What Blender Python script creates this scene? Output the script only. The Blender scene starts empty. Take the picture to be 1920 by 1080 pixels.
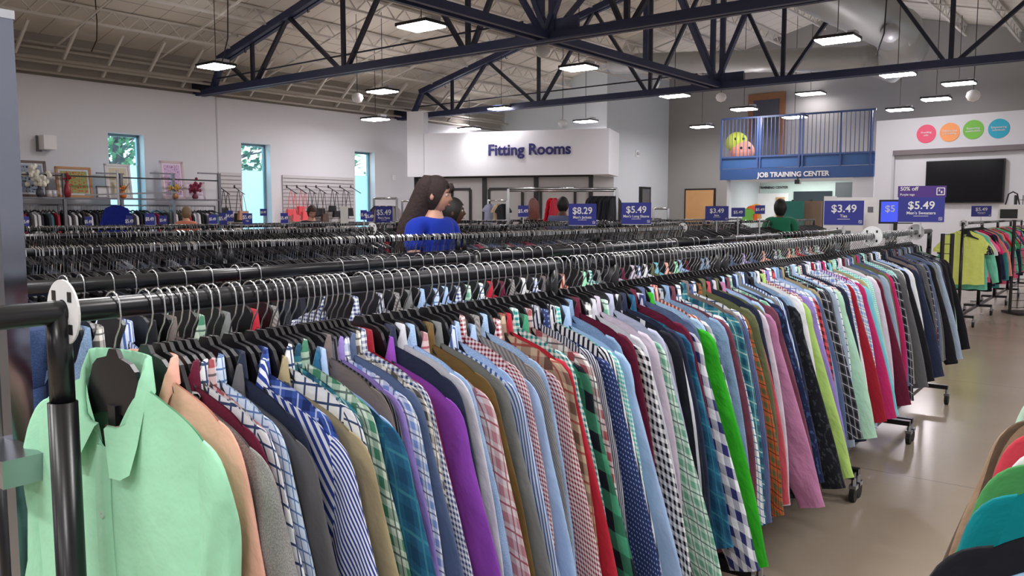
import bpy, math, random
from mathutils import Vector, Matrix, noise
random.seed(7)
SC = bpy.context.scene
COL = SC.collection
PI = math.pi

# ------------------------------------------------------------------ camera
CAMH, FPX, HOR = 1.42, 1550.0, 398.0
PITCH = math.atan((540 - HOR) / FPX)
cd = bpy.data.cameras.new('camera'); cam = bpy.data.objects.new('camera', cd); COL.objects.link(cam)
cam.location = (0, 0, CAMH); cam.rotation_euler = (PI / 2 - PITCH, 0, 0)
cd.sensor_width = 36; cd.lens = FPX / 1920 * 36; cd.clip_start = 0.05; cd.clip_end = 200
SC.camera = cam
# ------------------------------------------------------------------ exposure, world
SC.view_settings.view_transform = 'Standard'; SC.view_settings.look = 'None'
SC.view_settings.gamma = 1; SC.view_settings.use_curve_mapping = False
SC.view_settings.exposure = 1.05
SC.cycles.use_denoising = True
SC.cycles.max_bounces = 8; SC.cycles.diffuse_bounces = 4; SC.cycles.glossy_bounces = 3
SC.cycles.sample_clamp_indirect = 6
W = bpy.data.worlds.new('sky'); SC.world = W; W.use_nodes = True
bg = W.node_tree.nodes['Background']
bg.inputs[0].default_value = (0.72, 0.90, 1.0, 1); bg.inputs[1].default_value = 2.0
LAMP_GLOW, LAMP_FAR, LAMP_UP = 42.0, 38.0, .35

# building frame: s across the hall from the left wall, r along it
W0 = Vector((-9.2, 18.8, 0)); ANG = math.radians(38)
E2 = Vector((math.sin(ANG), math.cos(ANG), 0)); E1 = Vector((math.cos(ANG), -math.sin(ANG), 0))
BROT = -ANG
def B(s, r, z=0.0): return W0 + E1 * s + E2 * r + Vector((0, 0, z))

# lamps of the hall that hang outside the picture (same fixtures, real ceiling grid)
def area(p, w, sx, sy):
    l = bpy.data.lights.new('hall_lamp', 'AREA'); l.energy = w; l.shape = 'RECTANGLE'; l.size = sx; l.size_y = sy
    l.color = (1.0, 0.98, 0.99)
    o = bpy.data.objects.new('hall_lamp', l); COL.objects.link(o); o.location = p; o.rotation_euler = (0, 0, BROT)
    u = l.copy(); u.energy = w * LAMP_UP; o2 = bpy.data.objects.new('ceiling_fill', u); COL.objects.link(o2)   # upward fill lamp added to brighten the ceiling
    o2.location = p + Vector((0, 0, .12)); o2.rotation_euler = (PI, 0, BROT)
    return o
for s in (4.0, 9.0, 14.5, 17.2, 20.0):
    for r in (-16.0, -11.5, -7.0):
        if s > 14 or r < -8:
            area(B(s, r, 4.3), LAMP_FAR, 1.2, 0.5)
area(B(20.6, -3.0, 4.3), LAMP_FAR, 1.2, 0.5); area(B(20.6, 2.0, 4.3), LAMP_FAR, 1.2, 0.5); area(B(20.6, 7.0, 4.3), LAMP_FAR, 1.2, 0.5)

# ------------------------------------------------------------------ pixel helpers (measuring the photograph)
_cp, _sp = math.cos(PITCH), math.sin(PITCH)
def ray(px, py):
    x = (px - 960) / FPX; y = (540 - py) / FPX
    return Vector((x, y * _sp + _cp, y * _cp - _sp))
CO = Vector((0, 0, CAMH))
def at_z(px, py, z):
    d = ray(px, py); return CO + d * ((z - CAMH) / d.z)
def at_y(px, py, Y):
    d = ray(px, py); return CO + d * (Y / d.y)
def at_plane(px, py, p0, n):
    d = ray(px, py); return CO + d * ((p0 - CO).dot(n) / d.dot(n))
def at_s(px, py, s): return at_plane(px, py, B(s, 0), E1)
def at_r(px, py, r): return at_plane(px, py, B(0, r), E2)
def sr(p):
    q = p - W0; return q.dot(E1), q.dot(E2), p.z
def proj(p):
    q = p - CO; f = q.y * _cp - q.z * _sp; u = q.y * _sp + q.z * _cp
    return 960 + FPX * q.x / f, 540 - FPX * u / f

# ------------------------------------------------------------------ materials
def lin(c):
    c = c / 255.0
    return c / 12.92 if c <= 0.04045 else ((c + 0.055) / 1.055) ** 2.4
def rgb(c): return (lin(c[0]), lin(c[1]), lin(c[2]), 1.0)
_mc = {}
def mat(name, c, rough=0.6, metal=0.0, var=0.06, scale=6.0, bump=0.0, emit=0.0, spec=0.5):
    if name in _mc: return _mc[name]
    m = bpy.data.materials.new(name); m.use_nodes = True; nt = m.node_tree; b = nt.nodes['Principled BSDF']
    b.inputs['Roughness'].default_value = rough; b.inputs['Metallic'].default_value = metal
    b.inputs['Specular IOR Level'].default_value = spec
    if emit:
        b.inputs['Base Color'].default_value = rgb(c)
        b.inputs['Emission Color'].default_value = rgb(c); b.inputs['Emission Strength'].default_value = emit
    else:
        tc = nt.nodes.new('ShaderNodeTexCoord'); n = nt.nodes.new('ShaderNodeTexNoise'); n.inputs['Scale'].default_value = scale
        n.inputs['Detail'].default_value = 3
        nt.links.new(tc.outputs['Object'], n.inputs['Vector'])
        mx = nt.nodes.new('ShaderNodeMix'); mx.data_type = 'RGBA'
        a = rgb(c); mx.inputs[6].default_value = tuple(x * (1 - var) for x in a[:3]) + (1,)
        mx.inputs[7].default_value = tuple(min(1, x * (1 + var)) for x in a[:3]) + (1,)
        nt.links.new(n.outputs[0], mx.inputs[0]); nt.links.new(mx.outputs[2], b.inputs['Base Color'])
        if bump:
            bp = nt.nodes.new('ShaderNodeBump'); bp.inputs['Strength'].default_value = bump; bp.inputs['Distance'].default_value = 0.01
            nt.links.new(n.outputs[0], bp.inputs['Height']); nt.links.new(bp.outputs[0], b.inputs['Normal'])
    _mc[name] = m
    return m

class NT:
    def __init__(s, m):
        s.nt = m.node_tree; s.b = s.nt.nodes['Principled BSDF']
    def math(s, op, a, b=None, c=None):
        n = s.nt.nodes.new('ShaderNodeMath'); n.operation = op
        for i, v in enumerate((a, b, c)):
            if v is None: continue
            if isinstance(v, (int, float)): n.inputs[i].default_value = v
            else: s.nt.links.new(v, n.inputs[i])
        return n.outputs[0]
    def mix(s, f, a, b):
        n = s.nt.nodes.new('ShaderNodeMix'); n.data_type = 'RGBA'
        if isinstance(f, (int, float)): n.inputs[0].default_value = f
        else: s.nt.links.new(f, n.inputs[0])
        for k, v in ((6, a), (7, b)):
            if isinstance(v, tuple): n.inputs[k].default_value = v
            else: s.nt.links.new(v, n.inputs[k])
        return n.outputs[2]
    def stripe(s, x, freq, duty, off=0.0):
        return s.math('LESS_THAN', s.math('FRACT', s.math('MULTIPLY_ADD', x, freq, off)), duty)

_fc = {}
def fabric(kind, c1, c2=None, c3=None, k=1.0):
    key = (kind, c1, c2, c3, k)
    if key in _fc: return _fc[key]
    m = bpy.data.materials.new('fabric_' + kind); m.use_nodes = True; n = NT(m)
    n.b.inputs['Roughness'].default_value = 0.85; n.b.inputs['Specular IOR Level'].default_value = 0.15
    n.b.inputs['Sheen Weight'].default_value = 0.1
    uvn = n.nt.nodes.new('ShaderNodeUVMap'); uvn.uv_map = 'UVMap'
    sx = n.nt.nodes.new('ShaderNodeSeparateXYZ'); n.nt.links.new(uvn.outputs[0], sx.inputs[0])
    u, v = sx.outputs[0], sx.outputs[1]
    A = rgb(c1); C2 = rgb(c2) if c2 else A; C3 = rgb(c3) if c3 else C2
    if kind == 'solid': col = A
    elif kind == 'vstripe': col = n.mix(n.stripe(u, 95 * k, .45), A, C2)
    elif kind == 'wide': col = n.mix(n.stripe(u, 14 * k, .22), A, C2)
    elif kind == 'diag': col = n.mix(n.stripe(n.math('ADD', n.math('MULTIPLY', u, .8), n.math('MULTIPLY', v, .6)), 85 * k, .5), A, C2)
    elif kind == 'gingham':
        f = n.math('MULTIPLY', n.math('ADD', n.stripe(u, 75 * k, .5), n.stripe(v, 75 * k, .5)), .5)
        col = n.mix(f, A, C2)
    elif kind == 'grid':
        f = n.math('MAXIMUM', n.stripe(u, 48 * k, .16), n.stripe(v, 48 * k, .16)); col = n.mix(f, A, C2)
    elif kind == 'plaid':
        f = n.math('MULTIPLY', n.math('ADD', n.stripe(u, 14 * k, .42), n.stripe(v, 14 * k, .42)), .48)
        col = n.mix(f, A, C2)
        g = n.math('MAXIMUM', n.stripe(u, 14 * k, .09, .3), n.stripe(v, 14 * k, .09, .3))
        col = n.mix(n.math('MULTIPLY', g, .8), col, C3)
    elif kind == 'dots':
        fx = n.math('SUBTRACT', n.math('FRACT', n.math('MULTIPLY', u, 70 * k)), .5)
        fy = n.math('SUBTRACT', n.math('FRACT', n.math('MULTIPLY', v, 70 * k)), .5)
        d = n.math('ADD', n.math('MULTIPLY', fx, fx), n.math('MULTIPLY', fy, fy))
        col = n.mix(n.math('LESS_THAN', d, .05), A, C2)
    elif kind in ('heather', 'floral'):
        no = n.nt.nodes.new('ShaderNodeTexNoise'); no.inputs['Scale'].default_value = 380 if kind == 'heather' else 45
        n.nt.links.new(uvn.outputs[0], no.inputs['Vector'])
        col = n.mix(n.math('GREATER_THAN', no.outputs[0], .5 if kind == 'heather' else .58), A, C2)
    wr = n.nt.nodes.new('ShaderNodeTexNoise'); wr.inputs['Scale'].default_value = 11; wr.inputs['Detail'].default_value = 4
    n.nt.links.new(uvn.outputs[0], wr.inputs['Vector'])
    bp = n.nt.nodes.new('ShaderNodeBump'); bp.inputs['Strength'].default_value = .5; bp.inputs['Distance'].default_value = .02
    n.nt.links.new(wr.outputs[0], bp.inputs['Height']); n.nt.links.new(bp.outputs[0], n.b.inputs['Normal'])
    if isinstance(col, tuple): col = n.mix(wr.outputs[0], tuple(x * .93 for x in col[:3]) + (1,), tuple(min(1, x * 1.06) for x in col[:3]) + (1,))
    n.nt.links.new(col, n.b.inputs['Base Color'])
    _fc[key] = m
    return m

M = dict(
    black=mat('black_plastic', (26, 26, 30), .35), blackm=mat('black_steel', (20, 21, 26), .28, 0.0, .1),
    chrome=mat('chrome', (205, 208, 212), .16, 1.0, .02), chromed=mat('worn_chrome', (170, 172, 180), .28, 1.0, .04),
    wall=mat('white_wall_paint', (214, 215, 219), .75, 0, .02, 1.5), wall2=mat('pale_wall_paint', (196, 202, 205), .75, 0, .02, 1.5),
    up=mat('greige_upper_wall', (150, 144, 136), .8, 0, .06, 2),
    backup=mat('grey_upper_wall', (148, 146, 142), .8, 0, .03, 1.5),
    joist=mat('cream_joist_paint', (206, 201, 192), .6), truss=mat('navy_truss_paint', (42, 50, 82), .5, 0, .08, 3),
    trussb=mat('dark_web_paint', (26, 30, 48), .5), white=mat('white_plastic', (228, 228, 228), .5),
    panel=mat('grey_partition', (160, 158, 156), .7, 0, .02), trimb=mat('black_trim', (22, 22, 24), .4),
    blue=mat('sign_blue', (44, 50, 140), .45, 0, .03), blue2=mat('mezzanine_blue', (50, 84, 138), .5, 0, .03),
    purple=mat('sign_purple', (78, 44, 132), .45, 0, .03), navytext=mat('navy_lettering', (24, 22, 96), .5, 0, .02),
    wood=mat('maple_door', (196, 150, 98), .5, 0, .08, 4), duct=mat('galvanised_duct', (176, 178, 176), .45, .25, .05, 3),
    screen=mat('screen_glass', (14, 15, 20), .12, 0, 0), rail=mat('blue_railing', (64, 88, 138), .4),
    steel=mat('dull_steel', (120, 120, 126), .35, .7), silver=mat('pale_grey_metal', (190, 190, 195), .4, .3),
    rubber=mat('rubber', (18, 18, 18), .7), pipe=mat('painted_pipe', (172, 166, 156), .6),
    wirehead=mat('white_disc', (222, 224, 226), .5),
)

# ------------------------------------------------------------------ mesh builder
class MB:
    def __init__(s): s.v = []; s.f = []; s.uv = []; s.mi = []
    def add(s, vs, fs, uvs=None, mi=0):
        o = len(s.v); s.v += [tuple(p) for p in vs]
        for f in fs: s.f.append(tuple(i + o for i in f)); s.mi.append(mi)
        s.uv += list(uvs) if uvs else [(p[0], p[2]) for p in vs]
        return s
    def box(s, c, d, rz=0.0, mi=0):
        c = Vector(c); x, y, z = d[0] / 2, d[1] / 2, d[2] / 2; R = Matrix.Rotation(rz, 3, 'Z')
        vs = [c + R @ Vector((a * x, b * y, e * z)) for a in (-1, 1) for b in (-1, 1) for e in (-1, 1)]
        s.add(vs, [(0, 1, 3, 2), (4, 6, 7, 5), (0, 4, 5, 1), (2, 3, 7, 6), (0, 2, 6, 4), (1, 5, 7, 3)], mi=mi); return s
    def bar(s, p, q, w, h=None, mi=0):
        p, q = Vector(p), Vector(q); h = h or w; d = (q - p)
        if d.length < 1e-6: return s
        d.normalize(); up = Vector((0, 0, 1)) if abs(d.z) < .95 else Vector((0, 1, 0))
        a = d.cross(up).normalized() * w / 2; b = a.cross(d).normalized() * h / 2
        vs = [e + i * a + j * b for e in (p, q) for i, j in ((-1, -1), (1, -1), (1, 1), (-1, 1))]
        s.add(vs, [(0, 1, 2, 3), (7, 6, 5, 4), (0, 4, 5, 1), (1, 5, 6, 2), (2, 6, 7, 3), (3, 7, 4, 0)], mi=mi); return s
    def tube(s, pts, r, n=8, mi=0, cap=True):
        pts = [Vector(p) for p in pts]; rr = r if isinstance(r, (list, tuple)) else [r] * len(pts)
        vs = []; prev = None
        for i, p in enumerate(pts):
            t = (pts[min(i + 1, len(pts) - 1)] - pts[max(i - 1, 0)]).normalized()
            if prev is None:
                a = t.cross(Vector((0, 0, 1)) if abs(t.z) < .9 else Vector((1, 0, 0))).normalized()
            else: a = (prev - t * prev.dot(t)).normalized()
            prev = a; b = t.cross(a)
            vs += [p + (a * math.cos(2 * PI * k / n) + b * math.sin(2 * PI * k / n)) * rr[i] for k in range(n)]
        fs = [(i * n + k, i * n + (k + 1) % n, (i + 1) * n + (k + 1) % n, (i + 1) * n + k) for i in range(len(pts) - 1) for k in range(n)]
        if cap: fs += [tuple(range(n))[::-1], tuple(range((len(pts) - 1) * n, len(pts) * n))]
        s.add(vs, fs, mi=mi); return s
    def lathe(s, prof, n=16, c=(0, 0, 0), mi=0):
        c = Vector(c); vs = []
        for r, z in prof: vs += [c + Vector((r * math.cos(2 * PI * k / n), r * math.sin(2 * PI * k / n), z)) for k in range(n)]
        fs = [(i * n + k, i * n + (k + 1) % n, (i + 1) * n + (k + 1) % n, (i + 1) * n + k) for i in range(len(prof) - 1) for k in range(n)]
        s.add(vs, fs, mi=mi); return s
    def ball(s, c, r, n=10, sc=(1, 1, 1), mi=0, nz=0.0, seed=0):
        c = Vector(c); vs = []; m = max(5, n // 2 + 1)
        for i in range(m + 1):
            t = PI * i / m
            for k in range(n):
                d = Vector((math.sin(t) * math.cos(2 * PI * k / n), math.sin(t) * math.sin(2 * PI * k / n), math.cos(t)))
                q = r * (1 + (nz * noise.noise(d * 2.3 + Vector((seed, 0, 0))) if nz else 0))
                vs.append(c + Vector((d.x * sc[0], d.y * sc[1], d.z * sc[2])) * q)
        fs = [(i * n + k, i * n + (k + 1) % n, (i + 1) * n + (k + 1) % n, (i + 1) * n + k) for i in range(m) for k in range(n)]
        s.add(vs, fs, mi=mi); return s
    def prism(s, outl, y0, y1, mi=0):     # outline in xz, extruded along y
        n = len(outl); vs = [(x, y0, z) for x, z in outl] + [(x, y1, z) for x, z in outl]
        fs = [tuple(range(n)), tuple(range(n, 2 * n))[::-1]] + [(i, (i + 1) % n, n + (i + 1) % n, n + i) for i in range(n)]
        s.add(vs, fs, mi=mi); return s
    def xf(s, mtx):
        s.v = [tuple(mtx @ Vector(p)) for p in s.v]; return s
    def mesh(s, name, smooth=False):
        me = bpy.data.meshes.new(name); me.from_pydata(s.v, [], s.f)
        ul = me.uv_layers.new(name='UVMap')
        li = [0] * len(me.loops); me.loops.foreach_get('vertex_index', li)
        flat = []
        for i in li: flat += list(s.uv[i])
        ul.data.foreach_set('uv', flat)
        me.polygons.foreach_set('material_index', s.mi)
        if smooth: me.polygons.foreach_set('use_smooth', [True] * len(me.polygons))
        me.update(); return me
    def build(s, name, m, parent=None, smooth=False, loc=None, rz=0.0):
        me = s.mesh(name, smooth); 
        for q in (m if isinstance(m, list) else [m]): me.materials.append(q)
        return link(name, me, parent, loc, rz)
def link(name, me, parent=None, loc=None, rz=0.0):
    o = bpy.data.objects.new(name, me); COL.objects.link(o)
    if parent: o.parent = parent
    if loc is not None: o.location = loc
    if rz: o.rotation_euler.z = rz
    return o
def tag(o, label, cat, group=None, kind=None):
    o['label'] = label; o['category'] = cat
    if group: o['group'] = group
    if kind: o['kind'] = kind
    return o
def thing(name, label, cat, loc=(0, 0, 0), rz=0.0, group=None):
    o = bpy.data.objects.new(name, None); COL.objects.link(o); o.location = loc; o.rotation_euler.z = rz
    o.empty_display_size = .1
    return tag(o, label, cat, group)
def struct(name, mb, m, label=None):
    o = mb.build(name, m); o['kind'] = 'structure'
    if label: o['label'] = label
    return o
def text(name, s, size, m, parent, loc, rz=0.0, ext=0.002, bold=0.0, align='CENTER', spacing=1.0, lean=0.0):
    c = bpy.data.curves.new(name, 'FONT'); c.body = s; c.size = size; c.extrude = ext; c.align_x = align; c.align_y = 'CENTER'
    c.offset = bold; c.space_character = spacing; c.resolution_u = 4
    t = bpy.data.objects.new(name, c); COL.objects.link(t)
    dg = bpy.context.evaluated_depsgraph_get(); me = bpy.data.meshes.new_from_object(t.evaluated_get(dg))
    bpy.data.objects.remove(t); bpy.data.curves.remove(c)
    me.materials.clear(); me.materials.append(m); me.name = name
    me.transform(Matrix.Rotation(PI / 2, 4, 'X'))
    o = link(name, me, parent, loc, rz)
    return o

# ================================================================== THE HALL
EAVE, ZE, SLOPE, RIDGE, SMAX = 4.30, 5.22, 0.25, 10.5, 22.0
RB = 16.0      # back wall
def roof(s): return ZE + SLOPE * s if s <= RIDGE else ZE + SLOPE * RIDGE - SLOPE * (s - RIDGE)

# floor
fm = bpy.data.materials.new('polished_concrete'); fm.use_nodes = True; n = NT(fm)
tc = n.nt.nodes.new('ShaderNodeTexCoord'); a = n.nt.nodes.new('ShaderNodeTexNoise'); a.inputs['Scale'].default_value = .9; a.inputs['Detail'].default_value = 6
n.nt.links.new(tc.outputs['Object'], a.inputs['Vector'])
b2 = n.nt.nodes.new('ShaderNodeTexNoise'); b2.inputs['Scale'].default_value = 30; b2.inputs['Detail'].default_value = 4
n.nt.links.new(tc.outputs['Object'], b2.inputs['Vector'])
cc = n.mix(a.outputs[0], rgb((142, 128, 112)), rgb((176, 162, 146))); cc = n.mix(n.math('MULTIPLY', b2.outputs[0], .15), cc, rgb((120, 106, 92)))
sp = n.nt.nodes.new('ShaderNodeSeparateXYZ'); n.nt.links.new(tc.outputs['Object'], sp.inputs[0])
jn = n.math('MAXIMUM', n.stripe(sp.outputs[0], 1 / 3.0, .004, .45), n.stripe(sp.outputs[1], 1 / 3.0, .004, .47))
cc = n.mix(n.math('MULTIPLY', jn, .35), cc, rgb((70, 60, 52)))
n.nt.links.new(cc, n.b.inputs['Base Color'])
n.nt.links.new(n.math('MULTIPLY_ADD', b2.outputs[0], .06, .17), n.b.inputs['Roughness'])
fl = MB().box((11, 0, -.05), (30, 50, .1)); o = fl.build('floor', fm, None, loc=W0, rz=BROT); o['kind'] = 'structure'

# left wall with window openings
wins = []
for (x0, x1, yt, ym) in ((202, 277, 253, 307), (452, 515, 268, 318), (665, 711, 282, 322)):
    p, q = at_s(x0, yt, 0.0), at_s(x1, yt, 0.22)
    wins.append((sr(p)[1], sr(q)[1] + .02, sr(p)[2], sr(at_s(x0, ym, 0.0))[2]))
wins = [(r0, r1, 3.22, 2.52) for r0, r1, zt, zm in wins]
wb = MB()
edge = [-30.0]
for r0, r1, zt, zm in wins: edge += [r0, r1]
edge += [14.5]
RW = 14.5
for i in range(0, len(edge), 2):
    a0, a1 = edge[i], edge[i + 1]; wb.box((-.2, (a0 + a1) / 2, EAVE / 2), (.4, a1 - a0, EAVE))
for r0, r1, zt, zm in wins:
    wb.box((-.2, (r0 + r1) / 2, (zt + EAVE) / 2), (.4, r1 - r0, EAVE - zt)); wb.box((-.2, (r0 + r1) / 2, .2), (.4, r1 - r0, .4))
def sb(name, mb, m): o = mb.build(name, m, None, loc=W0, rz=BROT); o['kind'] = 'structure'; return o
sb('wall_left', wb, M['wall'])
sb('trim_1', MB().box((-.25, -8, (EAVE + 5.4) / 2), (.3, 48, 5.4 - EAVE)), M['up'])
# joints of the wall panels
sb('trim_2', MB().box((.004, sr(at_s(407, 250, 0))[1], EAVE / 2), (.008, .04, EAVE)), mat('joint_grey', (190, 190, 192), .8))  # thin joint strip, slightly darker than the wall
film = bpy.data.materials.new('frosted_window_film'); film.use_nodes = True; n = NT(film); nt = film.node_tree
tr = nt.nodes.new('ShaderNodeBsdfTranslucent'); tr.inputs[0].default_value = rgb((190, 212, 220))
df = nt.nodes.new('ShaderNodeBsdfTransparent'); df.inputs[0].default_value = (.75, .9, .95, 1)
ms = nt.nodes.new('ShaderNodeMixShader'); ms.inputs[0].default_value = .12
nt.links.new(tr.outputs[0], ms.inputs[1]); nt.links.new(df.outputs[0], ms.inputs[2]); nt.links.new(ms.outputs[0], nt.nodes['Material Output'].inputs[0])
glass = bpy.data.materials.new('window_glass'); glass.use_nodes = True; nt = glass.node_tree
gl = nt.nodes.new('ShaderNodeBsdfGlossy'); gl.inputs['Roughness'].default_value = .03
df = nt.nodes.new('ShaderNodeBsdfTransparent'); df.inputs[0].default_value = (.82, .95, .98, 1)
ms = nt.nodes.new('ShaderNodeMixShader'); ms.inputs[0].default_value = .06
nt.links.new(df.outputs[0], ms.inputs[1]); nt.links.new(gl.outputs[0], ms.inputs[2]); nt.links.new(ms.outputs[0], nt.nodes['Material Output'].inputs[0])
frame_m = mat('window_frame_aluminium', (120, 150, 160), .4, .3)
leafm = [mat('leaf_a', (84, 128, 92), .7, 0, .3, 9), mat('leaf_b', (60, 100, 84), .7, 0, .3, 9), mat('leaf_c', (120, 160, 120), .7, 0, .3, 9)]
bark = mat('bark', (84, 78, 84), .8, 0, .2, 6)
for i, (r0, r1, zt, zm) in enumerate(wins):
    e = bpy.data.objects.new('window_%d' % (i + 1), None); COL.objects.link(e); e.location = B(0, (r0 + r1) / 2, 0); e.rotation_euler.z = BROT; e['kind'] = 'structure'
    w = (r1 - r0); f = MB(); X = -.27
    for y in (-w / 2 + .03, w / 2 - .03): f.box((X, y, (zt + .4) / 2), (.08, .06, zt - .4))
    for z in (zt - .03, .43): f.box((X, 0, z), (.08, w, .06))
    f.build('window_frame', frame_m, e)
    MB().box((X, 0, (zm + zt) / 2), (.01, w - .1, zt - zm)).build('clear_pane', glass, e)
    MB().box((X, 0, (zm + .45) / 2), (.012, w - .1, zm - .45)).build('frosted_pane', film, e)
# trees outside
for i, (r0, r1, zt, zm) in enumerate(wins):
    for k in range(2):
        t = thing('tree', 'leafy tree outside the %s, %s' % (('leftmost window', 'middle window', 'window nearest the fitting rooms')[i], ('lighter crown nearer the glass', 'darker crown further off')[k]), 'tree',
                  B(-4 - 2.5 * k, (r0 + r1) / 2 + 1.7 + 1.4 * k, 0), 0)
        br = MB(); rnd = random.Random(i * 7 + k)
        br.tube([(0, 0, 0), (.05, 0, 2), (0, .1, 4.6)], [.16, .12, .05], 8)
        for q in range(7):
            a = rnd.uniform(0, 6.28); z = rnd.uniform(2.0, 3.8)
            br.tube([(0, 0, z), (math.cos(a) * .7, math.sin(a) * .7, z + .3), (math.cos(a) * 1.5, math.sin(a) * 1.5, z + .45 + rnd.random() * .5)], [.05, .035, .012], 5)
        br.build('trunk', bark, t)
        lf = MB()
        for q in range(800):
            c = Vector((rnd.gauss(0, .8), rnd.gauss(0, .8), rnd.uniform(2.2, 5.2))); d = Vector((rnd.gauss(0, 1), rnd.gauss(0, 1), rnd.gauss(0, 1))).normalized()
            a = d.orthogonal().normalized() * .1; b = d.cross(a).normalized() * .07
            lf.add([c - a, c + b, c + a, c - b], [(0, 1, 2, 3)])
        o = lf.build('foliage', leafm[(i + k) % 3], t)

# back walls
def wallseg(name, p0, p1, z0, z1, m, th=.2):
    d = (p1 - p0); L = d.length; rz = math.atan2(d.y, d.x)
    mb = MB().box((L / 2, th / 2, (z0 + z1) / 2), (L, th, z1 - z0))
    o = mb.build(name, m, None, loc=(p0.x, p0.y, 0), rz=rz); o['kind'] = 'structure'; return o
CB = Vector((5.8, 31.0, 0)); sC, rC, _ = sr(CB)
# gable back wall follows the roof line
gp = [(sC, 0), (SMAX, 0), (SMAX, roof(SMAX)), (RIDGE, roof(RIDGE)), (sC, roof(sC))]
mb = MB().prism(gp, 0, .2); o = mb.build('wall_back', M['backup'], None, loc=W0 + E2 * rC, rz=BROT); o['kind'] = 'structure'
RS = sr(at_s(1143, 300, sC))[1]
sb('wall_side', MB().box((sC - .1, (rC + RS) / 2, roof(sC) / 2), (.2, rC - RS, roof(sC))), M['wall2'])
gp = [(0, 0), (sC - .0, 0), (sC, roof(sC)), (0, roof(0))]
o = MB().prism(gp, 0, .2).build('wall_far_left', M['wall2'], None, loc=W0 + E2 * RW, rz=BROT); o['kind'] = 'structure'
sb('wall_right', MB().box((SMAX + .1, -4, roof(SMAX) / 2), (.2, 44, roof(SMAX))), M['wall'])
gp = [(0, 0), (SMAX, 0), (SMAX, roof(SMAX)), (RIDGE, roof(RIDGE)), (0, roof(0))]
o = MB().prism(gp, -.2, 0).build('wall_front', M['wall'], None, loc=W0 + E2 * -24, rz=BROT); o['kind'] = 'structure'
# deck
dm = bpy.data.materials.new('roof_deck'); dm.use_nodes = True; n = NT(dm)
tc = n.nt.nodes.new('ShaderNodeTexCoord'); sp = n.nt.nodes.new('ShaderNodeSeparateXYZ'); n.nt.links.new(tc.outputs['Object'], sp.inputs[0])
no = n.nt.nodes.new('ShaderNodeTexNoise'); no.inputs['Scale'].default_value = .8; n.nt.links.new(tc.outputs['Object'], no.inputs['Vector'])
c0 = n.mix(no.outputs[0], rgb((204, 196, 182)), rgb((220, 213, 200)))
ln = n.math('MAXIMUM', n.stripe(sp.outputs[1], 1 / .6, .035), n.stripe(sp.outputs[0], 1 / 2.4, .012, .2))
n.nt.links.new(n.mix(n.math('MULTIPLY', ln, .55), c0, rgb((96, 88, 78))), n.b.inputs['Base Color']); n.b.inputs['Roughness'].default_value = .85
dk = [(-.3, roof(0) - .075), (RIDGE, roof(RIDGE)), (SMAX + .2, roof(SMAX)), (SMAX + .2, roof(SMAX) + .15), (RIDGE, roof(RIDGE) + .15), (-.3, roof(0) + .1)]
o = MB().prism(dk, -24, rC + .2).build('ceiling', dm, None, loc=W0, rz=BROT); o['kind'] = 'structure'

# bar joists, along the hall
def joist(s, r0, r1, label, lr=False):
    t = thing('roof_joist', label, 'roof joist', B(s, r0, 0), BROT, 'open web joists under the roof deck')
    zt = roof(s) - .05; zb = zt - .30; L = r1 - r0
    MB().bar((0, 0, zt), (0, L, zt), .07, .05).build('top_chord', M['joist'], t)
    MB().bar((0, 0, zb), (0, L, zb), .06, .05).build('bottom_chord', M['joist'], t)
    w = MB(); k = int(L / .3)
    for i in range(k):
        w.bar((0, L * i / k, zt if i % 2 else zb), (0, L * (i + 1) / k, zb if i % 2 else zt), .022)
    w.build('web', M['joist'], t)
js = [1.5, 2.9, 4.3, 5.7, 7.1, 8.5, 9.9, 11.2, 12.6, 14.0, 15.4, 16.8, 18.2]
for i, s in enumerate(js):
    for j, (r0, r1) in enumerate(((-4.4, 2.35), (2.55, 9.15), (9.35, rC - .05))):
        if j == 0 and s > 14: continue
        joist(s, r0, r1, 'cream open web joist, %s from the left wall, %s' % (('first second third fourth fifth sixth seventh eighth ninth tenth eleventh twelfth thirteenth'.split())[i], ('nearest bay', 'bay between the trusses', 'farthest bay')[j]))
# bridging, across the joists
k = 0
for r in (-3.2, -1.0, 1.2, 4.2, 5.9, 7.6, 10.6, 12.3, 14.0):
    t = MB()
    lo = .1 if r < RW - 1 and r < sr(at_s(1130, 300, sC))[1] - .3 else sC + .1
    t.bar((lo, r, roof(lo) - .36), (RIDGE, r, roof(RIDGE) - .36), .035); t.bar((RIDGE, r, roof(RIDGE) - .36), (20, r, roof(20) - .36), .035)
    k += 1
    tag(t.build('joist_bridging', M['joist'], loc=W0, rz=BROT), 'thin cream bridging bar crossing under the joists, %s' % ('nearest row|second row|third row, in front of the first truss|just past the first truss|midway between the two trusses|just before the far truss|just past the far truss|midway to the back wall|row beside the back wall'.split('|')[k - 1]), 'bridging', 'bridging bars across the joists')

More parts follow.
